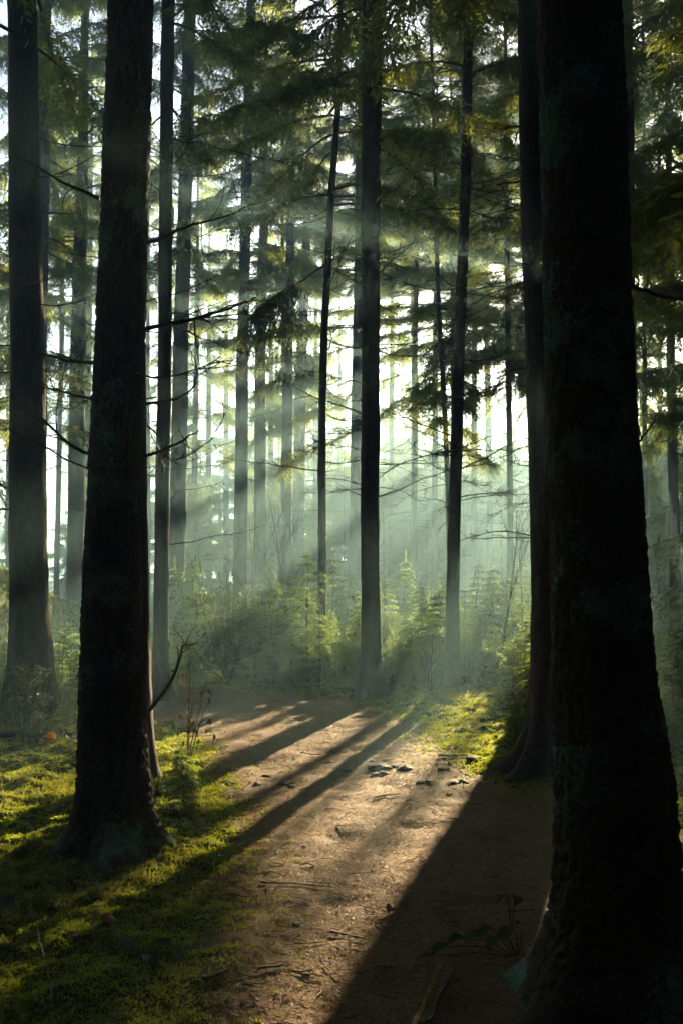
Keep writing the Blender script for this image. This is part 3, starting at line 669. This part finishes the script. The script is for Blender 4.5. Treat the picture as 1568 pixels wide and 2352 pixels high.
for n_, (x, d, h, lab) in enumerate(YOUNG):
    p = at(x, 1300, d)[0]
    root = thing('young_spruce', 'half grown bushy spruce in the haze ' + lab, 'tree', (p.x, d, 0), 'half grown spruces behind the undergrowth')
    s = h / 7.2
    link('trunk', trunk_mesh('young_trunk', [(-0.2, 0, 0, 0.06 * s), (h, 0, 0, 0.01)], h, 8, seed=n_), root)
    link('crown', YG[n_ % 2], root, (0, 0, 0.15), (0, 0, n_ * 1.7), (s * 1.1, s * 1.1, s))

# the wood goes on behind and beside the camera (shades the place as in the photograph)
g = np.random.default_rng(5)
US, UC = math.sin(SUN_AZ), math.cos(SUN_AZ)
spots = []
base_tree = None
tries = 0
while len(spots) < 175 and tries < 30000:
    tries += 1
    x, y = (g.uniform(-30, 32), g.uniform(-28, 36)) if tries > 1500 else (g.uniform(-9, 9), g.uniform(-9, 4))
    if y > 0.5 and abs(x / max(y, 0.1)) < 0.40 and y > 2: continue          # in the picture
    if math.hypot(x, y) < 2.4: continue
    u, t = x * UC - y * US, x * US + y * UC
    if t > 1 and -14 < u < 1.5: continue                                     # where the sun comes in
    if x < -12 and y > 14: continue                                          # the open field
    if any(math.hypot(x - a, y - b) < 3.1 for a, b in spots): continue
    spots.append((x, y))
tm = [trunk_mesh('plain_trunk', [(-0.2, 0, 0, 0.2), (0, 0, 0, 0.2), (20, 0.1, 0, 0.02)], 20, 14, seed=90 + k) for k in range(2)]
for n_, (x, y) in enumerate(spots):
    root = thing('spruce_tree', 'tall spruce of the wood around the path, outside the picture', 'tree', (x, y, 0), 'spruces of the wood outside the picture')
    link('trunk', tm[n_ % 2], root)
    edge = math.hypot(x, y) > (9 if y < 0 else 17)
    cb = g.uniform(0.5, 1.5) if edge else g.uniform(4.0, 6.0)
    link('crown', D[n_ % 3], root, (0, 0, cb), (0, 0, g.uniform(0, 6.28)), (1.45, 1.45, (20.2 - cb) / 13))

# ------------------------------------------------------------------ undergrowth
def hz(x, y): return float(ground_h(np.array([float(x)]), np.array([float(y)]), False)[0])
def sapling(x, ytop, d, label, k, lean=0.0, group='spruce saplings of the undergrowth'):
    p, _ = at(x, ytop, d)
    z0 = hz(p.x, d); h = max(0.25, p.z - z0)
    root = thing('spruce_sapling', label, 'sapling', (p.x, d, z0 - 0.02), group)
    s = h / (SAP_H[k] * 1.09)
    wx = s if s < 1.6 else s * 0.8
    link('stem', SAP[k][0], root, rot=(0, lean, x * 0.37), scale=(wx, wx, s)); link('needles', SAP[k][1], root, rot=(0, lean, x * 0.37), scale=(wx, wx, s))
SAPS = [  # x, top y, depth, proto, label
    (708, 1236, 15.0, 3, 'tall lit spruce sapling left of the thin black trunk'),
    (668, 1425, 14.2, 4, 'lit sapling in front of the tall one, right of the leafy bush'),
    (630, 1455, 14.4, 0, 'small dim sapling at the right foot of the leafy bush'),
    (765, 1400, 14.6, 5, 'dark sapling touching the thin black trunk on its right'),
    (790, 1455, 14.0, 1, 'short dark sapling between the thin black and central trunks'),
    (822, 1370, 14.6, 3, 'sapling lit on its tip at the left side of the central trunk'),
    (900, 1440, 14.4, 4, 'lit sapling at the right side of the central trunk'),
    (925, 1400, 16.0, 5, 'sapling behind the first one right of the central trunk'),
    (950, 1480, 14.0, 2, 'short sapling midway between central and slim trunks'),
    (968, 1420, 15.5, 3, 'taller sapling midway between central and slim trunks'),
    (1000, 1440, 14.5, 4, 'bright sapling left of the slim path edge trunk'),
    (1013, 1510, 13.9, 0, 'low sapling at the left foot of the slim path edge trunk'),
    (1075, 1400, 15.2, 5, 'sapling right of the slim path edge trunk'),
    (1098, 1450, 14.6, 1, 'low sapling a step right of the slim path edge trunk'),
    (1110, 1350, 17.0, 3, 'tall sapling behind the bare shrub'),
    (1140, 1420, 16.0, 4, 'dim sapling in the shaft beside the bare shrub'),
    (1200, 1395, 13.2, 5, 'brightly lit tall sapling touching the shadow throwing trunk'),
    (1178, 1465, 12.6, 1, 'brightly lit lower sapling left of the shadow throwing trunk'),
    (1212, 1500, 11.8, 2, 'bright low sapling at the shadow throwing trunk'),
    (1178, 1592, 9.6, 0, 'little dark stemmed sapling on the bright moss patch'),
    (425, 1690, 6.75, 2, 'little sparse sapling on moss beside the path at left'),
    (145, 1440, 12.0, 3, 'yellow lit sapling right behind the brownish left edge trunk'),
    (175, 1480, 11.4, 4, 'yellow lit sapling touching the thick left trunk'),
    (160, 1560, 10.4, 1, 'low sapling between the two left trunks'),
    (18, 1455, 12.0, 5, 'sapling at the picture edge behind the left edge trunk'),
    (210, 1690, 7.2, 0, 'tiny sapling in the moss left of the thick left trunk'),
    (340, 1430, 13.8, 3, 'lit sapling between the thick left trunk and the path bend trunk'),
    (410, 1445, 14.4, 4, 'sapling right of the path bend trunk'),
    (445, 1480, 14.2, 1, 'low sapling at the left foot of the leafy bush'),
    (1505, 1425, 12.0, 5, 'sapling right of the huge trunk, farthest of its row'),
    (1545, 1520, 9.5, 1, 'lit sapling at the right picture edge'),
    (1520, 1575, 8.8, 2, 'low sapling close by the huge trunk at right'),
    (1560, 1440, 13.5, 4, 'dim tall sapling at the right picture edge'),
    (860, 1430, 18.0, 3, 'sapling just behind the central trunk'),
    (540, 1400, 18.0, 5, 'dim sapling behind the leafy bush'),
    (480, 1395, 19.0, 4, 'dim sapling behind the left half of the leafy bush'),
    (1045, 1405, 18.5, 4, 'sapling just behind the slim path edge trunk'),
    (745, 1330, 19.0, 5, 'tall dim sapling behind the thin black trunk'),
    (1085, 1320, 21.0, 3, 'tall hazy sapling behind the row right of the slim trunk'),
    (905, 1350, 22.0, 4, 'tall hazy sapling behind the row right of the central trunk'),
    (990, 1350, 22.0, 5, 'tall hazy sapling behind the row between two slim trunks'),
    (1185, 1340, 20.0, 3, 'tall hazy sapling behind the bright tall sapling'),
    (600, 1350, 21.0, 4, 'tall hazy sapling behind the right half of the leafy bush'),
    (100, 1400, 17.0, 3, 'hazy sapling just behind the left edge trunk'),
]
for x, y, d, k, lab in SAPS: sapling(x, y, d, lab, k)
g = np.random.default_rng(44)
def spread_rows(n, d0, d1, x0, x1, h0, h1, row):
    for q in range(n):
        d = g.uniform(d0, d1); x = x0 + (x1 - x0) * (q + g.uniform(0.1, 0.9)) / n
        if 455 < x < 590 and d < 15.6: continue
        px_ = at(x, 1500, d)[0].x
        if path_dist(np.array([px_]), np.array([d]))[0] > -0.15: continue
        h = g.uniform(h0, h1)
        size = 'short' if h < h0 + (h1 - h0) / 3 else ('tall' if h > h1 - (h1 - h0) / 3 else 'mid sized')
        sapling(x, HOR + (CAM_H - h) / d * F, d, unique_label('%s sapling, %s of thicket, %s' % (size, row, where(x))), int(g.integers(6)), group='saplings of the thicket')
spread_rows(24, 14.0, 15.2, 430, 1215, 0.55, 1.25, 'front row')
spread_rows(22, 15.4, 17.4, 430, 1225, 0.8, 1.6, 'second row')
spread_rows(20, 18, 22, 400, 1230, 1.2, 2.3, 'third row')
spread_rows(6, 10.5, 15, -5, 195, 0.5, 1.2, 'left part')
spread_rows(4, 10, 16, 1490, 1575, 0.6, 1.5, 'right part')

g = np.random.default_rng(61); S = Soup()
for q in range(800):
    d = 14.2 + 14 * g.uniform() ** 1.4; x = g.uniform(-60, 1600)
    if d < 15.2 and 380 < x < 560: continue
    if path_dist(np.array([at(x, 1500, d)[0].x]), np.array([d]))[0] > -0.25: continue
    P0 = np.array([at(x, 1500, d)[0].x, d, 0.0]); P0[2] = hz(P0[0], d)
    hh = g.uniform(0.2, 1.0) * (0.55 + 0.05 * (d - 14))
    top = P0 + np.array([g.normal(0, 0.18), g.normal(0, 0.18), hh])
    S.tube(np.array([P0, (P0 + top) / 2 + g.normal(0, 0.03, 3), top]), [0.006, 0.004, 0.002], 3, 0)
    for w_ in range(9):
        u = g.uniform(0.25, 1); pp = P0 * (1 - u) + top * u
        spray(S, pp, np.array([g.normal(), g.normal(), g.uniform(-0.2, 0.8)]), g.uniform(0.12, 0.35), g, n=8, bl=0.06, w=0.010, hang=0.3, twig=False)
flush(S, g, 8, 0.06, 0.010)
tag(link('undergrowth', S.mesh('undergrowth', [M_TWIG, M_SAPLING])), 'tangle of low twigs and sprays under the trees', 'undergrowth', kind='stuff')

def leaf_quads(S, p, d, n, size, g, m=1):
    """n leaves around point p"""
    base = p + g.normal(0, size * 0.9, (n, 3))
    dirs = unit(g.normal(0, 1, (n, 3)) + np.array(d) * 0.6)
    sd = unit(np.cross(dirs, g.normal(0, 1, (n, 3))))
    S.blades(base, base + dirs * size * g.uniform(0.7, 1.3, (n, 1)), sd, size * 0.28, m, mid=0.4)
def shrub(name, label, foot, w, h, nst, leaves, size, seed, cat='shrub', mat=None, group=None):
    g = np.random.default_rng(seed); W, Lf = Soup(), Soup()
    for q in range(nst):
        az = g.uniform(0, 6.28); sp = g.uniform(0, 1) ** 0.7 * w / 2; hh = h * g.uniform(0.55, 1.0) * (1 - 0.35 * (sp / (w / 2)) ** 2)
        t = np.linspace(0, 1, 7); out = np.array([math.cos(az), math.sin(az), 0])
        pts = np.outer(t ** 0.8 * sp, out) + np.outer(t * hh, [0, 0, 1]) + np.cumsum(g.normal(0, 0.02, (7, 3)), 0) * t[:, None]
        W.tube(pts, np.linspace(0.009, 0.002, 7), 4)
        for b in range(7):
            u = g.uniform(0.2, 1.0); p = np.array([np.interp(u, t, pts[:, c]) for c in range(3)])
            d = unit(np.array([g.normal(), g.normal(), g.uniform(-0.1, 0.7)])); l = g.uniform(0.12, 0.32) * h * 0.5
            e = p + d * l
            W.tube(np.array([p, (p + e) / 2 + g.normal(0, 0.01, 3), e]), [0.004, 0.003, 0.0015], 3)
            if leaves:
                for v in (0.35, 0.7, 1.0): leaf_quads(Lf, p + d * l * v, d, leaves, size, g, 0)
    root = thing(name, label, cat, foot, group)
    link('stems', W.mesh('stems', M_TWIG), root)['kind'] = 'stuff'
    if leaves: link('leaves', Lf.mesh('leaves', mat or M_LEAF), root)['kind'] = 'stuff'
    return root
p = at(525, 1400, 15.0)[0]
shrub('leafy_bush', 'large dark broad leaved bush at the far side of the path', (p.x, 15.0, 0), 1.55, 1.72, 46, 6, 0.045, 1)
p = at(610, 1400, 15.6)[0]
shrub('leafy_bush', 'lower leafy bush adjoining the right side of the large dark bush', (p.x, 15.6, 0), 1.1, 1.5, 26, 6, 0.042, 2)
p = gnd(45, 1690)
shrub('leafy_bush', 'small glossy leaved bush in front of the left edge trunk', (p.x, p.y, 0.02), 0.75, 0.85, 22, 4, 0.030, 3)
p = gnd(75, 1712)
shrub('leafy_bush', 'low glossy leaved plant on the moss below the left edge trunk', (p.x, p.y, 0.02), 0.7, 0.22, 16, 4, 0.030, 4)

def bare_shrub(label, x, y, d, h, seed, n=3):
    g = np.random.default_rng(seed); S = Soup()
    p = at(x, y, d)[0]
    def grow(p0, d0, l, r, lev):
        m = 6; t = np.linspace(0, 1, m)
        bend = unit(g.normal(0, 1, 3)) * 0.22
        pts = p0 + np.outer(t * l, d0) + np.outer(t ** 2 * l, bend) + np.cumsum(g.normal(0, 0.008 * l, (m, 3)), 0)
        S.tube(pts, np.linspace(r, r * 0.35, m), 5 if lev == 0 else 3)
        if lev < 3:
            for q in range([7, 5, 3][lev]):
                k = g.uniform(0.25, 0.98); pp = np.array([np.interp(k, t, pts[:, c]) for c in range(3)])
                grow(pp, unit(d0 + g.normal(0, 0.55, 3) + np.array([0, 0, 0.1])), l * g.uniform(0.28, 0.5), r * 0.45, lev + 1)
    for q in range(n): grow(np.array([g.normal(0, 0.04), g.normal(0, 0.04), -0.03]), unit(np.array([g.normal(0, 0.16), g.normal(0, 0.16), 1])), h * g.uniform(0.7, 1), 0.012, 0)
    root = thing('bare_shrub', label, 'shrub', (p.x, d, hz(p.x, d)), 'bare shrubs between the saplings')
    link('stems', S.mesh('bare_stems', M_TWIG), root)['kind'] = 'stuff'
bare_shrub('bare twiggy shrub among the saplings left of the shadow throwing trunk', 1140, 1500, 14.8, 2.6, 31, 2)
bare_shrub('bare twiggy shrub left of the tall lit sapling', 668, 1450, 16.0, 2.6, 32, 3)
bare_shrub('bare wispy shrub behind the leafy bush', 590, 1450, 17.5, 2.9, 33, 3)
bare_shrub('bare wispy shrub beside the hazy path bend trunks', 470, 1450, 17.0, 2.4, 34, 2)
bare_shrub('bare shrub behind the left edge trunk at the picture edge', 12, 1450, 13.0, 2.2, 35, 3)
bare_shrub('bare thin birch like stems between huge trunk and right edge', 1478, 1450, 19.0, 4.0, 36, 2)
bare_shrub('low bare shrub with thin stems before the slim path edge trunk', 985, 1540, 13.3, 0.8, 37, 3)

# thin stem with dried leaves beside the path
g = np.random.default_rng(8)
foot = gnd(432, 1775); S = Soup(); Lf = Soup()
root = thing('withered_stem', 'thin withered stem with hanging brown leaves by the path at left', 'plant', (foot.x, foot.y, 0.03))
for (a, b) in (((-0.02, 0.0), 1.0), ((0.10, 0.05), 0.72), ((0.17, -0.02), 0.62), ((0.02, 0.03), 0.6)):
    t = np.linspace(0, 1, 8); bpts = np.stack([0.03 * t + a[0] * t ** 1.5, a[1] * t, b * t], -1) + np.cumsum(g.normal(0, 0.003, (8, 3)), 0)
    S.tube(bpts, np.linspace(0.006, 0.0018, 8), 5)
    for q in range(9):
        k = g.integers(2, 8); pp = bpts[k]; e = pp + np.array([g.normal(0, 0.09), g.normal(0, 0.05), g.uniform(0.0, 0.07)])
        S.tube(np.array([pp, e]), [0.0025, 0.0015], 3)
        if q < 6: Lf.blades(e + g.normal(0, 0.006, (3, 3)), e + np.stack([g.normal(0, 0.012, 3), g.normal(0, 0.012, 3), g.uniform(-0.075, -0.035, 3)], -1), unit(g.normal(0, 1, (3, 3))), 0.010, 0)
link('stem', S.mesh('withered_stem', M_TWIG, True), root); o = link('leaves', Lf.mesh('withered_leaves', M_DRY), root); o['kind'] = 'stuff'

# broad leaved seedlings low on the ground (each leaf a part)
def broad_leaf_mesh(seed, mat=None, curl=0.25):
    g = np.random.default_rng(seed)
    u = np.linspace(0, 1, 7); half = np.array([0.0, 0.24, 0.34, 0.35, 0.29, 0.16, 0.0]); V = []; Fc = []
    for k in range(7):
        zc = curl * (u[k] - u[k] ** 2) - 0.25 * u[k] ** 2
        for s in (-1, 0, 1): V.append((u[k], s * half[k], zc + abs(s) * half[k] * 0.35 + g.normal(0, 0.012)))
    for k in range(6):
        for s in (0, 1): a = k * 3 + s; Fc.append((a, a + 1, a + 4, a + 3))
    return np_mesh('leaf', np.array(V), np.array(Fc), mat or M_LEAF, smooth=True)
M_LOW = leaf_mat('low_leaves', (0.012, 0.035, 0.012), (0.03, 0.06, 0.015), (0.08, 0.14, 0.015), 0.02, 0.5, 0.35, 8)
LEAF = [broad_leaf_mesh(k, M_LOW) for k in range(3)]
def seedling(label, pos, leaves, size, seed, stem_h=0.08):
    g = np.random.default_rng(seed)
    root = thing('broadleaf_seedling', label, 'plant', pos, 'broad leaved seedlings on the ground')
    S = Soup()
    for (dx, dy, dz, az) in leaves:
        S.tube(np.array([[dx * 0.1, dy * 0.1, 0], [dx * 0.5, dy * 0.5, dz * 0.8], [dx, dy, dz]]), [0.003, 0.0025, 0.0015], 4)
        link('leaf', LEAF[g.integers(3)], root, (dx, dy, dz), (g.normal(0, 0.3), g.uniform(-0.1, 0.4), az), size * g.uniform(0.75, 1.2))
    link('stem', S.mesh('seedling_stem', M_TWIG), root)
p = gnd(1190, 2195); seedling('creeping bramble with dark leaves at the foot of the huge trunk', (p.x, p.y, 0.0),
    [(-0.02, 0, 0.10, 2.9), (-0.10, 0.0, 0.11, 3.4), (-0.16, -0.03, 0.09, 2.7), (-0.23, -0.02, 0.08, 3.3), (-0.30, -0.06, 0.06, 3.6), (0.03, 0.02, 0.12, 2.0), (-0.08, -0.05, 0.09, 3.9), (-0.36, -0.1, 0.04, 3.1)], 0.085, 3)
p = gnd(1175, 2140); seedling('two leaved seedling at the left foot of the huge trunk', (p.x, p.y, 0), [(-0.03, 0, 0.16, 3.6), (0.02, 0, 0.16, 4.6)], 0.07, 4)
p = gnd(335, 2220); seedling('three leaved seedling in the bright moss near the bottom left', (p.x, p.y, 0.03), [(-0.05, 0, 0.05, 3.0), (0.04, 0, 0.06, 0.3), (0.02, -0.03, 0.05, 5.2), (-0.08, 0.03, 0.05, 2.4)], 0.085, 5)
p = gnd(80, 1775); seedling('single leaved green seedling on the moss below the left edge trunk', (p.x, p.y, 0.03), [(0, 0, 0.12, 4.7), (0.05, 0, 0.1, 0.4)], 0.09, 6)

# fallen leaves, sticks, clods
FL = [broad_leaf_mesh(20 + k, m, 0.5) for k, m in enumerate((M_ORANGE, M_RED, M_ORANGE, M_RED, M_DRY))]
def fallen_leaf(x, y, k, size, label, lift=0.03, tilt=0.4):
    p = gnd(x, y)
    o = link('fallen_leaf', FL[k], None, (p.x, p.y, hz(p.x, p.y) + lift), (tilt, -0.3, x * 0.7), size)
    tag(o, label, 'leaf', 'fallen leaves')
for a in [(130, 1722, 0, 0.13, 'large orange fallen leaf lying beside the thick left trunk', 0.06, 1.0), (155, 1728, 2, 0.12, 'orange brown fallen leaf next to the large orange one', 0.05, 0.7),
          (235, 2180, 1, 0.085, 'red brown fallen leaf on bright moss at bottom left', 0.06, 0.6), (256, 2186, 4, 0.07, 'dull fallen leaf touching the red brown one on moss', 0.05, 0.5), (169, 2195, 3, 0.05, 'small red fallen leaf on bright moss', 0.05, 0.5),
          (4, 2150, 1, 0.10, 'red fallen leaf at the left picture edge', 0.06, 1.1), (335, 2255, 4, 0.075, 'dry leaf fragment on moss near the path edge', 0.05, 0.4), (465, 2240, 4, 0.06, 'dry leaf on the path near its left edge', 0.015, 0.2),
          (890, 2105, 4, 0.07, 'pale dry leaf on the shaded path', 0.012, 0.3), (915, 2093, 4, 0.05, 'small dry leaf behind the pale one on the shaded path', 0.012, 0.4), (470, 1678, 2, 0.045, 'tiny orange leaf on the sunlit path bend', 0.012, 0.3),
          (880, 1628, 2, 0.05, 'tiny orange leaf at the moss edge by the central trunk', 0.04, 0.4), (1110, 1716, 2, 0.04, 'tiny orange leaf on the brightest moss', 0.05, 0.4)]: fallen_leaf(*a)
def stick(x0, y0, x1, y1, r, label, seed, group='sticks on the ground', rise=0.006, name='stick'):
    a, b = gnd(x0, y0), gnd(x1, y1); g = np.random.default_rng(seed)
    t = np.linspace(0, 1, 9)
    pts = np.array(a)[None] * (1 - t)[:, None] + np.array(b)[None] * t[:, None]
    pts[:, 2] = ground_h(pts[:, 0], pts[:, 1], False) + r + rise
    L = np.linalg.norm(pts[-1] - pts[0])
    pts += np.cumsum(g.normal(0, 0.012 * L, (9, 3)) * [1, 1, 0.15], 0)
    S = Soup(); S.tube(pts - np.array(pts[0]), np.linspace(r, r * 0.5, 9) * g.uniform(0.85, 1.15, 9), 6)
    k = 5; d = unit(pts[6] - pts[4] + g.normal(0, 0.05 * L, 3) * [1, 1, 0.2])
    q = pts[k] - pts[0]; S.tube(np.array([q, q + d * L * 0.25]), [r * 0.6, r * 0.25], 4)
    tag(link(name, S.mesh(name, M_TWIG, True), None, tuple(pts[0])), label, 'stick', group)
for n_, a in enumerate([(598, 2038, 762, 2050, 0.005, 'long thin stick lying across the middle of the path'), (523, 2068, 575, 2072, 0.007, 'short thick stick left of the long thin one on the path'),
    (468, 2258, 530, 2240, 0.010, 'short stub of wood on the path near the bottom left'), (590, 2232, 650, 2222, 0.007, 'crooked stick in a hollow low on the path'), (1005, 1748, 1070, 1747, 0.012, 'dark stick at the path edge below the brightest moss'),
    (760, 2150, 840, 2162, 0.006, 'thin stick in the shade low on the path'), (690, 1728, 740, 1735, 0.006, 'thin stick on the sunlit middle of the path'), (860, 1838, 920, 1832, 0.006, 'twig on the path below the row of clods'),
    (395, 1672, 455, 1668, 0.01, 'stick lying on the path before the withered stem')]): stick(*a, seed=n_)
a, b = gnd(-40, 1722), gnd(125, 1708)
stick(-60, 1722, 118, 1708, 0.055, 'fallen mossy log lying below the left edge trunk', 40, None, 0.02, 'fallen_log')
stick(985, 2345, 1035, 2225, 0.008, 'pale forked root crossing the bottom of the path', 41, None, -0.004, 'bare_root')
stick(120, 2340, 60, 2020, 0.003, 'thin bent twig standing up from the moss at bottom left', 42, 'sticks on the ground', 0.05)

def clod_mesh(seed):
    g = np.random.default_rng(seed)
    import bmesh
    bm = bmesh.new(); bmesh.ops.create_icosphere(bm, subdivisions=2, radius=1)
    co = np.array([v.co for v in bm.verts]); d = 1 + fbm(co * 1.6 + seed, seed, 3) * 0.9
    for v, s in zip(bm.verts, d): v.co = Vector((v.co.x * s * 1.2, v.co.y * s, v.co.z * s * 0.6))
    me = bpy.data.meshes.new('clod'); bm.to_mesh(me); bm.free(); me.materials.append(M_STONE); return me
CL = [clod_mesh(k) for k in range(5)]
CLODS = [(872, 1768, 0.09, 'widest clod of earth in the row across the sunlit path'), (862, 1779, 0.045, 'left clod just in front of the widest clod'), (882, 1779, 0.05, 'right clod just in front of the widest clod'), (930, 1771, 0.075, 'dark clod right of the widest clod'),
         (905, 1764, 0.04, 'small clod between the widest clod and the dark one'), (1018, 1774, 0.045, 'round clod alone right of the clod row'), (1040, 1806, 0.06, 'left half of the clod pair below the round clod'), (1058, 1804, 0.055, 'right half of the clod pair below the round clod'),
         (965, 1803, 0.04, 'flat clod left of the clod pair'), (985, 1802, 0.03, 'little clod touching the flat clod'), (1086, 1754, 0.06, 'mossy clod at the edge of the brightest moss'), (852, 1750, 0.025, 'pebble above the widest clod'), (797, 1770, 0.035, 'flat pebble left of the clod row'),
         (596, 1753, 0.03, 'small stone on the sunlit path left of the middle'), (612, 1784, 0.035, 'small dark stone on the left half of the path'), (655, 1800, 0.06, 'dark clod at the edge of the long shadow'), (670, 1808, 0.04, 'small clod beside the dark clod in the long shadow'),
         (532, 1800, 0.045, 'rounded stone at the left edge of the path'), (592, 1802, 0.045, 'rounded stone in the shadow on the left of the path'), (516, 1926, 0.03, 'dark stone at the moss edge beside the thick left trunk'), (545, 1916, 0.025, 'little dark stone right of the one at the moss edge'),
         (680, 2130, 0.022, 'small dark clod low in the middle of the path'), (1135, 1800, 0.03, 'stone at the edge of the deep shadow'), (1110, 1815, 0.025, 'small stone near the deep shadow edge'), (1048, 1640, 0.06, 'dark mossy stump of earth before the slim path edge trunk'), (1020, 1725, 0.025, 'pebble at the moss edge'),
         (676, 1742, 0.022, 'pebble on the brightest strip of path'), (1180, 1812, 0.03, 'stone inside the deep shadow'), (700, 1950, 0.02, 'pebble on the lower lit strip of path')]
for n_, (x, y, s, lab) in enumerate(CLODS):
    p = gnd(x, y)
    tag(link('clod', CL[n_ % 5], None, (p.x, p.y, hz(p.x, p.y) + s * 0.02), (0, 0, n_ * 1.3), (s, s * 0.75, s * 0.7)), lab, 'clod', 'clods and stones on the path')

# ------------------------------------------------------------------ moss, litter, grass (nobody could count them)
def scatter_fan(n, r0, r1, a0, a1, seed, power=1.0):
    g = np.random.default_rng(seed)
    r = r0 * (r1 / r0) ** (g.uniform(0, 1, n) ** power); a = R(a0) + (R(a1) - R(a0)) * g.uniform(0, 1, n)
    return np.sin(a) * r, np.cos(a) * r, r, g
def blades_on(x, y, r, g, k, hgt, wid, spread, name, mat, label, cat, up=1.0):
    z = ground_h(x, y)
    base = np.repeat(np.stack([x, y, z - 0.003], -1), k, 0)
    rep = np.repeat(r, k)
    sc = 0.55 + 0.11 * rep
    n = len(base)
    d = unit(np.stack([g.normal(0, spread, n), g.normal(0, spread, n), np.full(n, up)], -1))
    h = (hgt * sc * g.uniform(0.5, 1.4, n))[:, None]
    base[:, :2] += g.normal(0, 0.006, (n, 2)) * sc[:, None]
    sd = unit(np.cross(d, g.normal(0, 1, (n, 3))))
    S = Soup(); S.blades(base, base + d * h, sd, wid * sc, 0, 0.5)
    tag(link(name, S.mesh(name, mat)), label, cat, kind='stuff')
def in_moss(x, y, r, g, thr=0.0, patch=0.05):
    p = np.stack([x, y, np.zeros_like(x)], -1)
    m = path_dist(x, y) + edge_wobble(x, y)
    return (m < thr + g.exponential(patch, len(x)) - 0.02) & (fbm(p * 3.1, 33, 3) > -0.16 - 0.1 * (r > 6))
x, y, r, g = scatter_fan(105000, 2.3, 17, -20.5, 5, 51)
s = in_moss(x, y, r, g, 0.0, 0.10); blades_on(x[s], y[s], r[s], g, 4, 0.015, 0.0042, 1.05, 'moss', M_MOSS, 'bright green moss carpet left of the path', 'moss')
x, y, r, g = scatter_fan(40000, 6, 17, 3, 21, 52)
s = in_moss(x, y, r, g, 0.0, 0.12); blades_on(x[s], y[s], r[s], g, 4, 0.015, 0.0042, 1.05, 'moss', M_MOSS, 'yellow green moss patch right of the path bend', 'moss')
x, y, r, g = scatter_fan(26000, 5, 16, -20, 20, 53)
s = in_moss(x, y, r, g, -0.1, 0.03) & (fbm(np.stack([x, y, x * 0], -1) * 1.3, 71, 2) > 0.05); blades_on(x[s], y[s], r[s], g, 3, 0.03, 0.0020, 0.5, 'grass', M_GRASS, 'thin grass blades in the moss', 'grass')
x, y, r, g = scatter_fan(110000, 1.9, 16, -20, 20, 54)
pdm = path_dist(x, y) + edge_wobble(x, y)
s = ((pdm > -0.25 * g.uniform(0, 1, len(x)) ** 3) | (g.uniform(0, 1, len(x)) < 0.12))
x, y, r = x[s], y[s], r[s]; n = len(x)
z = ground_h(x, y); sc = 0.5 + 0.12 * r
a = g.uniform(0, 6.28, n); d = np.stack([np.cos(a), np.sin(a), g.normal(0, 0.22, n)], -1); d = unit(d)
L_ = (0.022 * sc * g.uniform(0.4, 1.6, n))[:, None]
b0 = np.stack([x, y, z + 0.0045 * sc], -1)
S = Soup(); S.blades(b0 - d * L_ / 2, b0 + d * L_ / 2, unit(np.cross(d, np.array([0, 0, 1.0]) + g.normal(0, 0.5, (n, 3)))), 0.0017 * sc, 0, 0.5)
tag(link('needle_litter', S.mesh('needle_litter', M_LITTER)), 'brown fallen needles and twig bits covering the path', 'litter', kind='stuff')

g = np.random.default_rng(71); S = Soup()
x, y, r, g = scatter_fan(900, 2.2, 14, -20, 20, 72)
z = ground_h(x, y)
for k in range(len(x)):
    a_ = g.uniform(0, 6.28); l = g.uniform(0.03, 0.16); rr_ = g.uniform(0.0012, 0.0032)
    p0 = np.array([x[k], y[k], z[k] + rr_ + 0.004]); d_ = np.array([math.cos(a_), math.sin(a_), g.normal(0, 0.06)])
    S.tube(np.array([p0 - d_ * l / 2, p0 + g.normal(0, 0.006, 3), p0 + d_ * l / 2]), [rr_, rr_, rr_ * 0.6], 4)
tag(link('twig_litter', S.mesh('twig_litter', M_TWIG)), 'small broken twigs strewn over path and moss', 'litter', kind='stuff')

# ------------------------------------------------------------------ haze
import bmesh
bm = bmesh.new(); bmesh.ops.create_cube(bm, size=1)
me = bpy.data.meshes.new('haze'); bm.to_mesh(me); bm.free()
m, N, L, out = new_mat('haze_air')
pv = N.new('ShaderNodeVolumePrincipled')
pv.inputs['Color'].default_value = (0.52, 0.87, 1.0, 1)
pv.inputs['Density'].default_value = 0.0078
pv.inputs['Anisotropy'].default_value = 0.5
L.new(pv.outputs[0], out.inputs['Volume'])
me.materials.append(m)
hz_o = link('haze', me, None, (0, 0, 9.9), None, (860, 860, 22.4))
tag(hz_o, 'thin morning haze filling the wood', 'haze', kind='stuff')
